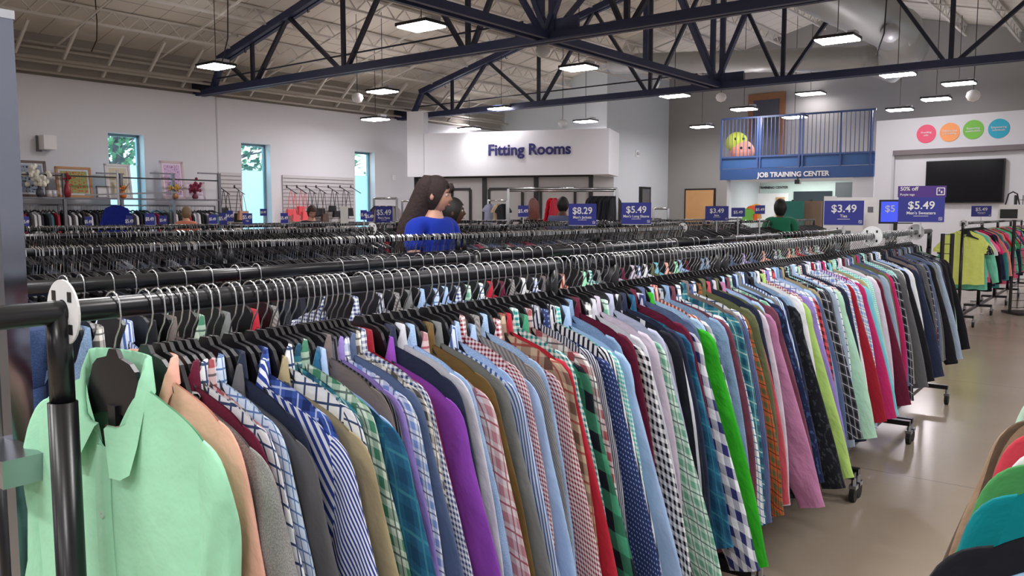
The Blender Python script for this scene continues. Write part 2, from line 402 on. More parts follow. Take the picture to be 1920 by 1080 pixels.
# trusses
def truss(r, s0, label, full=True):
    t = thing('roof_truss', label, 'roof truss', B(s0, r, 0), BROT)
    S = lambda s, z: Vector((s, 0, z))
    zb = 4.34; span = 20.5; mid = span / 2
    def zt(s): q = s + s0; return roof(q) - .42 if q <= RIDGE else roof(q) - .42
    def chord(name, a, b, w=.26, h=.15):
        o = MB().bar(a + Vector((0, .075, 0)), b + Vector((0, .075, 0)), .10, h).bar(a + Vector((0, -.075, 0)), b + Vector((0, -.075, 0)), .10, h).bar(a + Vector((0, 0, h / 2 - .01)), b + Vector((0, 0, h / 2 - .01)), w, .02)
        o.build(name, M['truss'], t)
    mid = RIDGE - s0
    chord('bottom_chord', S(-.35, zb), S(span, zb)); chord('top_chord', S(.75, zt(.75)), S(mid, zt(mid))); chord('top_chord', S(mid, zt(mid)), S(span - .75, zt(span - .75)))
    MB().box((-.1, 0, zb + .13), (.7, .3, .2)).build('bearing_seat', M['trussb'], t)
    def web(a, b, w=.09): MB().bar(a, b, w, w * .8).build('web_member', M['truss'] if w > .1 else M['trussb'], t)
    web(S(.35, zb), S(.8, zt(.8)), .14)
    nodes = [2.0, 5.15, 8.55, 11.85, 15.2, 18.3]; tops = [.85, 3.35, 6.9, mid, 13.6, 16.9, 19.6]
    for i, bn in enumerate(nodes):
        web(S(tops[i], zt(tops[i])), S(bn - .08, zb)); web(S(tops[i + 1], zt(tops[i + 1])), S(bn + .08, zb)); web(S(bn, zb), S(bn, zt(bn)), .085)
    web(S(mid - .12, zb), S(mid - .12, zt(mid)), .11); web(S(mid + .12, zb), S(mid + .12, zt(mid)), .11)
    web(S(mid - 1.2, zt(mid - 1.2)), S(mid + .05, zb), .12); web(S(mid + 1.2, zt(mid + 1.2)), S(mid - .05, zb), .12)
    MB().box((mid, 0, zb + .12), (1.3, .05, .34)).build('gusset_plate', M['truss'], t)
    # sway rod under the chord and little clamps
    MB().tube([S(.4, zb + .28), S(mid - .5, zb + .34)], .018, 6).build('tie_rod', M['trussb'], t)
    for q in (1.7, 4.0, 6.2):
        MB().tube([S(q, zt(q) - .05), S(q + .02, zt(q) - .18), S(q + .08, zt(q) - .16)], .012, 5).build('pipe_hook', M['trussb'], t)
    return t
truss(2.45, .2, 'navy steel roof truss, the nearer one, crossing the whole picture')
truss(9.27, .2, 'navy steel roof truss, the farther one, above the fitting rooms')
# longitudinal girder at mid span
def girder(r0, r1, label):
    t = thing('roof_girder', label, 'girder', B(RIDGE, r0, 0), BROT, None); L = r1 - r0
    for x in (-.11, .11): MB().bar((x, 0, 4.36), (x, L, 4.36), .08, .13).build('bottom_chord', M['truss'], t)
    MB().bar((0, 0, 7.2), (0, L, 7.2), .12, .12).build('top_chord', M['truss'], t)
    for a, b in (((0, 4.4), (L / 2, 7.2)), ((L / 2, 7.2), (L, 4.4)), ((L / 2, 4.4), (L / 2, 7.2))):
        MB().bar((0, a[0], a[1]), (0, b[0], b[1]), .09, .07).build('web_member', M['truss'], t)
girder(2.6, 9.12, 'navy girder joining the two trusses under the ridge')
girder(-4.4, 2.3, 'navy girder running from the near truss towards the camera')

# pipes along the left eave
for i, (s, z, r, ll) in enumerate(((.25, 4.93, .035, 'uppermost cream pipe along the left eave'), (.4, 4.80, .03, 'second cream pipe along the left eave'), (.3, 4.62, .045, 'thick cream pipe along the left eave'), (.55, 4.50, .03, 'thin cream conduit under the thick eave pipe'), (.2, 4.36, .03, 'lowest cream conduit at the top of the left wall'))):
    tag(MB().tube([(s, -4, z), (s, 14, z)], r, 8).build('eave_pipe', M['pipe'], smooth=True, loc=W0, rz=BROT), ll, 'pipe')
k = 0
for r in [-2.8 + .95 * i for i in range(16)]:
    k += 1
    tag(MB().bar((.02, r, 4.42), (1.0, r, roof(1.0) - .25), .05, .06).build('eave_strut', M['joist'], loc=W0, rz=BROT), 'short cream strut between left wall and roof', 'strut', 'struts along the left eave')
# column and duct at right
duct = thing('spiral_duct', 'large galvanised spiral air duct bending below the roof at upper right', 'air duct')
p1, p2, p3, p4 = at_y(1460, -60, 16.5), at_y(1690, 60, 19.5), at_y(1672, 105, 20.4), at_y(1330, 118, 25)
def dp(a, b, n): return [a.lerp(b, i / n) for i in range(n + 1)]
MB().tube(dp(p1, p2, 30), [(.50 + (.015 if i % 2 else 0)) for i in range(31)], 20).build('main_duct', M['duct'], duct, True)
MB().tube([p2 - (p2 - p1).normalized() * .3, p2 + Vector((.25, .4, -.25)), p3 + Vector((.1, .3, -.1)), p3 + Vector((-.5, .35, 0))], [.5, .55, .5, .36], 20).build('elbow', M['duct'], duct, True)
MB().tube(dp(p3 + Vector((-.3, .3, 0)), at_y(1150, 120, 27), 40), [(.30 + (.01 if i % 2 else 0)) for i in range(41)], 18).build('branch_duct', M['duct'], duct, True)
q = at_y(1670, 62, 18.2)
MB().ball(q, .2, 16).build('duct_cap', M['silver'], duct, True)
g = MB()
q = at_y(1678, 98, 19.7)
for i in range(4): g.box(q + Vector((i * .1 - .2, -.05, 0)), (.012, .1, .28))
for z in (-.13, .13): g.box(q + Vector((-.05, -.05, z)), (.34, .1, .012))
g.build('air_grille', M['silver'], duct)

# hanging lights
lampm = mat('lit_diffuser', (255, 248, 253), .5, emit=LAMP_GLOW); upm = mat('ceiling_fill_glow', (255, 248, 253), .5, emit=LAMP_GLOW * .30)
weakm = mat('lit_diffuser_far', (255, 248, 253), .5, emit=LAMP_GLOW * .22)
def light(px, py, z, label, sc=1.0, Y=None):
    p = at_y(px, py, Y) if Y else at_z(px, py, z)
    t = thing('high_bay_light', label, 'ceiling light', p, BROT, None)
    w, d = .66 * sc, .50 * sc
    MB().box((0, 0, .03), (w, d, .05)).build('housing', M['trimb'], t)
    MB().box((0, 0, -.005), (w - .05, d - .05, .02)).build('diffuser', lampm if sc == 1.0 else weakm, t)
    MB().box((w * .38, 0, .085), (w * .2, d * .4, .06)).build('driver_box', M['silver'], t)
    MB().box((-w * .2, 0, .058), (w * .45, d * .7, .006)).build('added_uplight', upm if sc == 1.0 else weakm, t)  # upward glow added to brighten the ceiling; only the back-wall lights show one
    s, r, _ = sr(p); top = roof(s) - .05
    MB().tube([(0, 0, .12), (0, 0, max(.3, top - p.z))], .008, 5).build('suspension_cable', M['trimb'], t)
    return t
LN = 'lit rectangular high bay light '
for px, py, z, lb in ((790, 50, 4.3, 'in front of the near truss, largest and nearest of all'), (405, 125, 4.3, 'beside the left foot of the near truss'), (168, 179, 4.3, 'against the left wall above the framed pictures'),
    (717, 172, 4.3, 'in the gap left of the far truss heel'), (474, 207, 4.3, 'above the middle window on the left wall'), (940, 204, 4.3, 'over the top of the fitting rooms sign wall'),
    (880, 242, 4.2, 'just touching the top of the fitting rooms wall, smallest'), (1085, 128, 4.3, 'hanging in the centre under the ridge'),
    (1098, 228, 4.3, 'over the right end of the fitting rooms wall'), (1265, 180, 4.3, 'under the far truss, left of the balcony'), (1316, 238, 4.2, 'low over the maple door at the back'),
    (1395, 205, 4.3, 'in front of the balcony door'), (1490, 220, 4.3, 'over the balcony railing'), (1570, 75, 4.3, 'below the duct at right, nearest on the right side'),
    (1683, 140, 4.3, 'just under the far truss at right'), (1755, 186, 4.3, 'above the coloured circles at right'), (1687, 206, 4.3, 'small one over the top left corner of the screen wall')):
    light(px, py, z, LN + lb)
light(704, 224, 0, LN + 'above the window nearest the fitting rooms', 1.0, 22.3)
light(1520, 176, 0, LN + 'high against the back wall above the balcony', 1.25, 27.2); light(1798, 157, 0, LN + 'high against the back wall at far right', 1.25, 23.6)
# dome cameras and speakers under the roof
for px, py, Y, lb in ((670, 184, 20, 'beside the heel of the far truss'), (1055, 232, 24, 'over the fitting rooms sign'), (1825, 180, 17, 'at right above the coloured circles'), (1018, 97, 15.5, 'under the middle of the near truss'), (1352, 183, 22, 'under the far truss near the balcony')):
    p = at_y(px, py, Y); t = thing('ceiling_speaker', 'white pendant dome ' + lb, 'pendant dome', p, BROT)
    MB().lathe([(.001, -.12), (.1, -.08), (.14, 0), (.12, .08), (.05, .12), (.001, .12)], 16).build('dome', M['white'], t, True)
    MB().tube([(0, 0, .1), (0, 0, max(.3, roof(sr(p)[0]) - .05 - p.z))], .008, 5).build('rod', M['trimb'], t)
# loose cables drooping from the deck
for px, py, Y, L, lb in ((425, 0, 15, 1.1, 'near the top left corner'), (1660, 0, 14, .9, 'in front of the duct'), (180, 40, 17, .6, 'over the left wall light')):
    p = at_y(px, py, Y)
    tag(MB().tube([p + Vector((0, 0, .6)), p + Vector((.02, 0, 0)), p + Vector((0, 0, -L * .6)), p + Vector((-.12, 0, -L))], .012, 5).build('hanging_cable', M['trimb']), 'thin dark cable hanging from the roof deck ' + lb, 'cable')

# ------------------------------------------------------------------ fitting rooms
FR0, FR1 = Vector((-3.3, 24.6, 0)), None
fd = Vector((math.cos(-.30), math.sin(-.30), 0))
fn = Vector((-fd.y, fd.x, 0)) # away from the camera
fdeg = math.atan2(fd.y, fd.x)
def fpl(px, py): return at_plane(px, py, FR0, fn)
a = fpl(795, 248); b = fpl(1142, 243); c = fpl(795, 333); dR = fpl(1103, 325)
L = (b - a).length; zt_, zb_ = (a.z + b.z) / 2, (c.z + dR.z) / 2
wallseg('wall_fitting_rooms', Vector((a.x, a.y, 0)), Vector((b.x, b.y, 0)), zb_, zt_, M['wall'], 1.6)
e0 = Vector((a.x, a.y, 0))
cabin = thing('fitting_room_partition', 'grey laminate fitting room front with black posts and door frames', 'partition', e0, fdeg)
Lp = (dR - Vector((c.x, c.y, 0))).length
def fx(px): return (fpl(px, 330) - fpl(795, 330)).dot(fd)
MB().box(((fx(773) + fx(1103)) / 2, .35, zb_ / 2), (fx(1103) - fx(773), .04, zb_)).build('panel', M['panel'], cabin)
for px in (772, 810, 901, 999, 1103): MB().box((fx(px), .31, zb_ / 2), (.12, .08, zb_)).build('post', M['trimb'], cabin)
MB().box(((fx(773) + fx(1103)) / 2, .31, zb_ - .02), (fx(1103) - fx(773), .06, .05)).build('top_rail', M['trimb'], cabin)
for x0, x1 in ((840, 874), (910, 973), (1008, 1073)):
    w = fx(x1) - fx(x0); cx = (fx(x0) + fx(x1)) / 2
    d = MB().box((cx, .32, 1.03), (w, .03, 2.06)).build('door', M['panel'], cabin)
    f = MB()
    for q in (-w / 2, w / 2): f.box((cx + q, .30, 1.03), (.07, .05, 2.1))
    f.box((cx, .30, 2.09), (w, .05, .07)); f.build('door_frame', M['trimb'], d)
p5 = Vector((dR.x, dR.y, 0)) + fn * .35; p6 = at_plane(1142, 330, p5, Vector((1, .25, 0)).normalized())
wallseg('wall_fitting_side', p5, p5 + Vector((.75, .9, 0)), 0, zb_ - .02, M['panel'], .05)
sb_ = thing('fitting_rooms_sign', 'navy raised lettering reading Fitting Rooms on the white wall', 'wall lettering', e0, fdeg)
ta, tb = fpl(915, 281), fpl(1069, 281); tx = (fx(915) + fx(1069)) / 2
o = text('lettering', 'Fitting Rooms', .48, M['navytext'], sb_, (tx, -.02, (fpl(992, 281)).z), 0, .012, .012)
wd = o.dimensions.x; o.scale = ((fx(1069) - fx(915)) / max(wd, .01),) * 3
# white column left of the sign
p = fpl(779, 300)
tagc = wallseg('wall_column', Vector((p.x - .25, p.y + .1, 0)), Vector((p.x + .25, p.y - .02, 0)), zb_, 4.35, M['wall'], .4)
ps = sr(p)
# spotlight washing the sign wall (it lights the sign from the lamp hanging just above)
sl = bpy.data.lights.new('sign_wash', 'SPOT'); sl.energy = 34; sl.spot_size = 1.25; sl.spot_blend = 1.0; sl.shadow_soft_size = .25
so = bpy.data.objects.new('sign_wash', sl); COL.objects.link(so); pp = fpl(888, 243) - fn * .9 + Vector((0, 0, .05)); so.location = pp
tgt = fpl(893, 281); so.rotation_euler = (tgt - pp).to_track_quat('-Z', 'Y').to_euler()

# doors on the back walls
def box_on_r(name, x0, x1, y0, y1, r, m, parent=None, th=.05, off=0.0):
    a, b = sr(at_r(x0, y0, r)), sr(at_r(x1, y1, r)); 
    return MB().box(((a[0] + b[0]) / 2, -th / 2 - off, (a[2] + b[2]) / 2), (abs(b[0] - a[0]), th, abs(a[2] - b[2])))
def rthing(name, r, kind=None):
    e = bpy.data.objects.new(name, None); COL.objects.link(e); e.location = W0 + E2 * r; e.rotation_euler.z = BROT
    if kind: e['kind'] = kind
    return e
e = rthing('door_1', rC, 'structure')
box_on_r('', 1285, 1340, 354, 470, rC, None, th=.06).build('door_frame', M['trimb'], e)
box_on_r('', 1288, 1337, 357, 470, rC, None, th=.06, off=.03).build('door_leaf', M['wood'], e)
e = bpy.data.objects.new('door_2', None); COL.objects.link(e); e['kind'] = 'structure'; e.location = W0 + E1 * sC; e.rotation_euler.z = BROT
a_, b_ = sr(at_s(1198, 350, sC)), sr(at_s(1218, 350, sC))
MB().box((.03, (a_[1] + b_[1]) / 2, a_[2] / 2), (.06, b_[1] - a_[1], a_[2])).build('door_frame', M['trimb'], e)
MB().box((.05, (a_[1] + b_[1]) / 2, a_[2] / 2), (.06, (b_[1] - a_[1]) * .7, a_[2] - .15)).build('door_glass', mat('dark_door_glass', (84, 92, 98), .15), e)
p = at_s(1193, 288, sC); t = thing('alarm_strobe', 'small white alarm strobe on the wall right of the fitting rooms', 'alarm', p, BROT)
MB().box((.03, 0, 0), (.06, .2, .22)).build('housing', M['white'], t); MB().ball((.09, -.02, 0), .06, 10).build('lens', M['silver'], t, True)
p = at_s(83, 268, 0); t = thing('wall_speaker_box', 'square white box fixed high on the left wall', 'wall box', p, BROT)
MB().box((.16, 0, 0), (.26, .26, .30)).build('housing', M['white'], t); MB().box((.02, -.12, -.02), (.04, .1, .34)).build('bracket', M['steel'], t)
p = at_s(738, 333, 0); tag(MB().box((.02, 0, 0), (.04, .1, .16)).build('thermostat', M['white'], loc=p, rz=BROT), 'small white thermostat on the wall between last window and fitting rooms', 'thermostat')

# ------------------------------------------------------------------ mezzanine and job training centre
MZ = Vector((6.3, 25.0, 0)); mdz = Vector((.81, -.585, 0)).normalized(); mn = Vector((-mdz.y, mdz.x, 0)); mrz = math.atan2(mdz.y, mdz.x)
def mpl(px, py): return at_plane(px, py, MZ, mn)
def mx(px): return (mpl(px, 300) - MZ).dot(mdz)
mez = thing('balcony', 'blue steel balcony with railing and white lettering over the training room', 'balcony', MZ, mrz)
x0, x1 = mx(1352), mx(1640); zb0, zb1 = mpl(1352, 338).z, mpl(1352, 318).z; ztop = mpl(1352, 222).z; zmid = mpl(1360, 296).z
MB().box(((x0 + x1) / 2, 0, (zb0 + zb1) / 2), (x1 - x0, .12, zb1 - zb0)).build('fascia_beam', M['blue2'], mez)
MB().box(((x0 + x1) / 2, .02, (zb1 + zmid) / 2), (x1 - x0, .06, zmid - zb1 - .03)).build('kick_panel', mat('lighter_mezzanine_blue', (58, 98, 152), .5), mez)
MB().box(((x0 + x1) / 2, 1.6, zb1 - .06), (x1 - x0, 3.2, .12)).build('deck', M['blue2'], mez)
for px, yt in ((1353, 222), (1421, 228), (1426, 228), (1499, 236), (1505, 236), (1576, 240), (1632, 240)):
    MB().box((mx(px), -.04, (ztop + zb1) / 2 - .03), (.05, .05, ztop - zb1 - .05)).build('rail_post', M['rail'], mez)
for z in (ztop - .04, zmid): MB().box(((x0 + x1) / 2, -.03, z), (x1 - x0, .05, .05)).build('handrail' if z > zmid else 'bottom_rail', M['rail'], mez)
k = 0; xx = x0 + .12
while xx < x1 - .05:
    MB().tube([(xx, -.03, zmid), (xx, -.03, ztop - .04)], .012, 5).build('baluster', M['rail'], mez); xx += .115
xm = (mx(1422) + mx(1558)) / 2
o = text('lettering', 'JOB TRAINING CENTER', .26, M['white'], mez, (xm, -.075, mpl(1490, 327).z), 0, .01, .008); o.scale = ((mx(1558) - mx(1422)) / o.dimensions.x,) * 3
# upper door
e = bpy.data.objects.new('door_3', None); COL.objects.link(e); e['kind'] = 'structure'; e.location = W0 + E2 * rC; e.rotation_euler.z = BROT
zd = zb1
a_, b_ = sr(at_r(1405, 178, rC)), sr(at_r(1474, 178, rC))
MB().box(((a_[0] + b_[0]) / 2, -.04, (zd + a_[2]) / 2), (b_[0] - a_[0], .08, a_[2] - zd)).build('door_frame', mat('brown_door_frame', (128, 86, 54), .5), e)
MB().box(((a_[0] + b_[0]) / 2, -.08, (zd + a_[2]) / 2 - .1), ((b_[0] - a_[0]) * .7, .04, a_[2] - zd - .25)).build('door_leaf', mat('dark_grey_door', (66, 68, 78), .4), e)
# plush toys behind the railing
for (px, py, r_, c, lb) in ((1370, 266, .33, (196, 208, 60), 'round yellow-green plush ball behind the balcony railing, the upper one'), (1380, 283, .36, (226, 150, 120), 'round pink-orange plush ball behind the balcony railing, the lower one')):
    p = mpl(px, py) + mn * .5; t = thing('plush_ball', lb, 'plush toy', p, 0)
    MB().ball((0, 0, 0), r_, 18).build('body', mat('plush%d' % c[0], c, .9), t, True)
    for a in (-.12, .12): MB().ball((a, -r_ * .93, .1), .04, 8).build('eye', M['trimb'], t, True)
# recess below: back wall of the training room, side wall and its door-like frames
pz = MZ + mn * 2.6
JH = zb0
wb_ = wallseg('wall_training_room', pz + mdz * (x0 + .3), pz + mdz * (x1 + 3.0), 0, JH, mat('pale_green_wall', (190, 206, 200), .8), .15)
wallseg('wall_training_left', MZ + mdz * mx(1368) + mn * .1, MZ + mdz * mx(1368) + mn * 2.6, 0, zb0, M['wall2'], .1)
wallseg('wall_training_pier', MZ + mdz * mx(1600) , MZ + mdz * mx(1640), 0, zb0, M['wall'], .3)
jt = thing('training_room_sign', 'small dark lettering reading JOB TRAINING CENTER on the wall beneath the balcony', 'wall lettering', pz, mrz)
def qpl(px, py): return at_plane(px, py, pz, mn)
def qx(px): return (qpl(px, 330) - pz).dot(mdz)
o = text('lettering', 'JOB TRAINING CENTER', .2, M['trimb'], jt, ((qx(1412) + qx(1479)) / 2, -.02, qpl(1440, 352).z), 0, .006, .003); o.scale = ((qx(1479) - qx(1412)) / o.dimensions.x,) * 3
e = bpy.data.objects.new('window_4', None); COL.objects.link(e); e['kind'] = 'structure'; e.location = pz; e.rotation_euler.z = mrz
MB().box(((qx(1490) + qx(1562)) / 2, -.03, (qpl(1500, 359).z + .9) / 2), (qx(1562) - qx(1490), .06, qpl(1500, 359).z - .9)).build('dark_pane', mat('dark_glass', (46, 54, 58), .12), e)
MB().box(((qx(1568) + qx(1600)) / 2, -.03, (qpl(1580, 342).z + .1) / 2), (qx(1600) - qx(1568), .06, qpl(1580, 342).z - .1)).build('dark_door', mat('dark_grey_panel', (74, 80, 84), .4), e)
jt2 = thing('notice_frame', 'white rounded notice board left of the dark window beneath the balcony', 'notice board', pz, mrz)
MB().box(((qx(1412) + qx(1480)) / 2, -.04, 1.55), (qx(1480) - qx(1412), .05, .95)).build('board', M['white'], jt2)
MB().box(((qx(1458) + qx(1474)) / 2, -.09, 1.5), (qx(1474) - qx(1458), .03, .8)).build('wood_panel', M['wood'], jt2)
tl = thing('added_fill_panel', 'added glowing panel hidden under the balcony deck to light the room', 'ceiling light', MZ + mdz * ((x0 + x1) / 2) + mn * 1.5 + Vector((0, 0, zb0 + .11)), mrz)  # fill panel added out of sight to brighten the training room
MB().box((0, 0, 0), (1.9, .6, .03)).build('diffuser', mat('fill_panel_glow', (250, 252, 250), .5, emit=9), tl); MB().box((0, 0, .03), (1.96, .66, .03)).build('housing', M['white'], tl)
# small camera bracket hanging under the fascia
p = mpl(1497, 341); tag(MB().box((0, 0, 0), (.14, .16, .12)).bar((0, 0, .05), (0, 0, .2), .04).build('security_camera', M['trimb'], loc=p - mn * .05, rz=mrz), 'small black security camera under the balcony edge', 'camera')

# ------------------------------------------------------------------ screen wall
T0 = Vector((8.7, 20.0, 0)); td = Vector((.705, -.71, 0)).normalized(); tn = Vector((-td.y, td.x, 0)); trz = math.atan2(td.y, td.x)
def tpl(px, py): return at_plane(px, py, T0, tn)
def tx_(px): return (tpl(px, 300) - T0).dot(td)
zt = tpl(1632, 228).z
wallseg('wall_screen', T0, T0 + td * 6.5, 0, zt, M['wall'], 2.5)
# raised band around the screen recess
def tbox(x0, x1, y0, y1, th, off=0.0):
    z0, z1 = tpl(x0, y0).z, tpl(x0, y1).z
    return MB().box(((tx_(x0) + tx_(x1)) / 2, -th / 2 - off, (z0 + z1) / 2), (tx_(x1) - tx_(x0), th, abs(z1 - z0)))
o = tbox(1677, 1990, 283, 292, .12).build('trim_3', mat('grey_ledge', (120, 112, 116), .7), None, loc=T0, rz=trz); o['kind'] = 'structure'  # ledge in a darker grey than the wall
o = tbox(1675, 1679, 290, 470, .08).build('trim_4', mat('pale_trim', (196, 198, 204), .7), None, loc=T0, rz=trz); o['kind'] = 'structure'
tv = thing('television', 'large black flat television on the white screen wall', 'television', T0, trz)
a_, b_ = tpl(1740, 301), tpl(1887, 381)
zc = (tpl(1740, 303).z + tpl(1740, 381).z) / 2; hh = tpl(1740, 303).z - tpl(1740, 381).z; ww = tx_(1887) - tx_(1740)
MB().box(((tx_(1740) + tx_(1887)) / 2, -.06, zc), (ww, .08, hh)).build('bezel', M['trimb'], tv)
MB().box(((tx_(1740) + tx_(1887)) / 2, -.105, zc), (ww - .05, .01, hh - .05)).build('screen', M['screen'], tv)
for px, py, c, words, nm in ((1737, 251, (232, 92, 122), 'Providing\njobs', 'pink'), (1781, 248, (245, 160, 96), 'Offering free\njob training', 'orange'), (1825, 243, (116, 190, 66), 'Supporting\nsustainability', 'green'), (1873, 241, (36, 168, 196), 'Empowering\nindividuals', 'turquoise')):
    p = tpl(px, py); t = thing('wall_circle', 'round %s wall decal with white words on the screen wall' % nm, 'wall decal', (p.x, p.y, p.z), trz)
    R = .21
    MB().lathe([(.001, 0), (R, 0), (R, .012), (.001, .012)], 36).xf(Matrix.Rotation(PI / 2, 4, 'X')).build('disc', mat('circle_' + nm, c, .6, 0, .01), t)
    text('lettering', words, .06, M['white'], t, (0, -.02, 0), 0, .003, .0006)

# ================================================================== RACKS
HR = 1.298
def rail_pt(px, py, z=HR):
    p = at_z(px, py, z); return Vector((p.x, p.y, 0))
A0, A1 = rail_pt(140, 561), rail_pt(1720, 431)
dA = (A1 - A0).normalized(); nA = Vector((dA.y, -dA.x, 0)); rzA = math.atan2(nA.y, nA.x)
B0, B1 = rail_pt(40, 527, 1.28), rail_pt(1575, 430, 1.28)
dB = (B1 - B0).normalized(); nB = Vector((dB.y, -dB.x, 0)); rzB = math.atan2(nB.y, nB.x)
def tA(px, off=0.0, z=HR):
    lo, hi = -1.0, 12.0
    for _ in range(40):
        m = (lo + hi) / 2; p = A0 + dA * m + nA * off; x = proj(Vector((p.x, p.y, z)))[0]
        if p.y < .15 or x < px: lo = m
        else: hi = m
    return (lo + hi) / 2

def rack(P, d, L, h, label, group=None, disc=(0,), base=True, over=(0.0, 0.0), post_lo=True, first='black'):
    """rolling garment rail: along local Y, origin at near end on floor"""
    rz = math.atan2(-d.x, d.y)
    t = thing('garment_rack', label, 'clothes rack', (P.x, P.y, 0), rz, group)
    m = M['blackm'] if first == 'black' else M['chromed']
    MB().tube([(0, -over[0], h - .0165), (0, L + over[1], h - .0165)], .0165, 14).build('rail', m, t, True)
    for y in (0, L):
        MB().tube([(0, y, .12), (0, y, h * .89)], .0195, 12).build('lower_post', m, t, True)
        MB().tube([(0, y, h * .89), (0, y, h - .01)], .0165, 12).build('upper_post', m, t, True)
        MB().box((0, y, .13), (.34, .04, .03)).build('foot_bar', m, t)
        for x in (-.165, .165):
            c = MB().tube([(x - .012, y, .04), (x + .012, y, .04)], .04, 12).build('caster', M['rubber'], t)
            MB().tube([(x, y, .06), (x, y, .12)], .012, 6).box((x, y, .075), (.035, .05, .02)).build('caster_stem', M['chromed'], c)
    MB().bar((0, 0, .13), (0, L, .13), .03).build('base_bar', m, t)
    return t
def disc(P, rz, h, label, r=.046, tilt=0.0):
    # white ring divider hanging on the rail
    pr = MB(); n = 28
    vs = []; 
    for y in (-.0015, .0015):
        for rr, cz in ((r, -.017), (.018, -.017)):
            vs += [(rr * math.cos(2 * PI * k / n), y, cz + rr * math.sin(2 * PI * k / n)) for k in range(n)]
    fs = []
    for k in range(n):
        j = (k + 1) % n
        fs += [(k, j, n + j, n + k), (2 * n + k, 3 * n + k, 3 * n + j, 2 * n + j), (k, 2 * n + k, 2 * n + j, j), (n + k, n + j, 3 * n + j, 3 * n + k)]
    pr.add(vs, fs)
    t = thing('size_divider', label, 'size divider', (P.x, P.y, h), rz)
    t.rotation_euler = (tilt, 0, rz)
    pr.build('ring', M['wirehead'], t)
    q = MB()
    for k in range(4): 
        a = PI / 4 + k * PI / 2
        q.box((math.cos(a) * (r + .018) / 2, -.0022, -.017 + math.sin(a) * (r + .018) / 2), (.010, .001, .014))
    q.build('printed_marks', M['trimb'], t)
    return t

# ------------------------------------------------------------------ hanger meshes
def hook_pts(k=14):
    R = .0195; c = (0.0, -.0165); pts = [(-R - .001, 0, c[1] - .016)]
    for i in range(k + 1):
        a = PI - PI * i / k; pts.append((math.cos(a) * R, 0, c[1] + math.sin(a) * R + .0015))
    pts += [(R + .002, 0, c[1] - .014), (R - .002, 0, c[1] - .030), (.006, 0, c[1] - .046), (.0, 0, c[1] - .062), (0, 0, c[1] - .085)]
    return pts
hookm = MB().tube(hook_pts(), .0016, 6).mesh('hook', True); hookm.materials.append(M['chrome'])
hook_lo = [(-.0205, 0, -.030), (-.019, 0, -.008), (0, 0, .0035), (.019, 0, -.008), (.0205, 0, -.030), (.005, 0, -.065), (0, 0, -.10)]
bo = [(.010, -.080), (.018, -.092), (.045, -.098), (.058, -.108), (.075, -.146), (.10, -.172), (.135, -.190), (.165, -.204), (.16, -.218), (.13, -.208), (.06, -.184), (.02, -.176)]
bo = bo + [(-x, z) for x, z in reversed(bo)]
bodym = MB().prism(bo, -.0035, .0035).box((0, -.003, -.178), (.02, .012, .03)).mesh('hanger_body'); bodym.materials.append(M['black'])
HC = [0]
def hanger(P, rz, h, label, group, yaw=0.0):
    t = thing('clothes_hanger', label, 'hanger', (P.x, P.y, h), rz + yaw, group)
    link('hook', hookm, t); link('hanger_body', bodym, t); HC[0] += 1
    return t

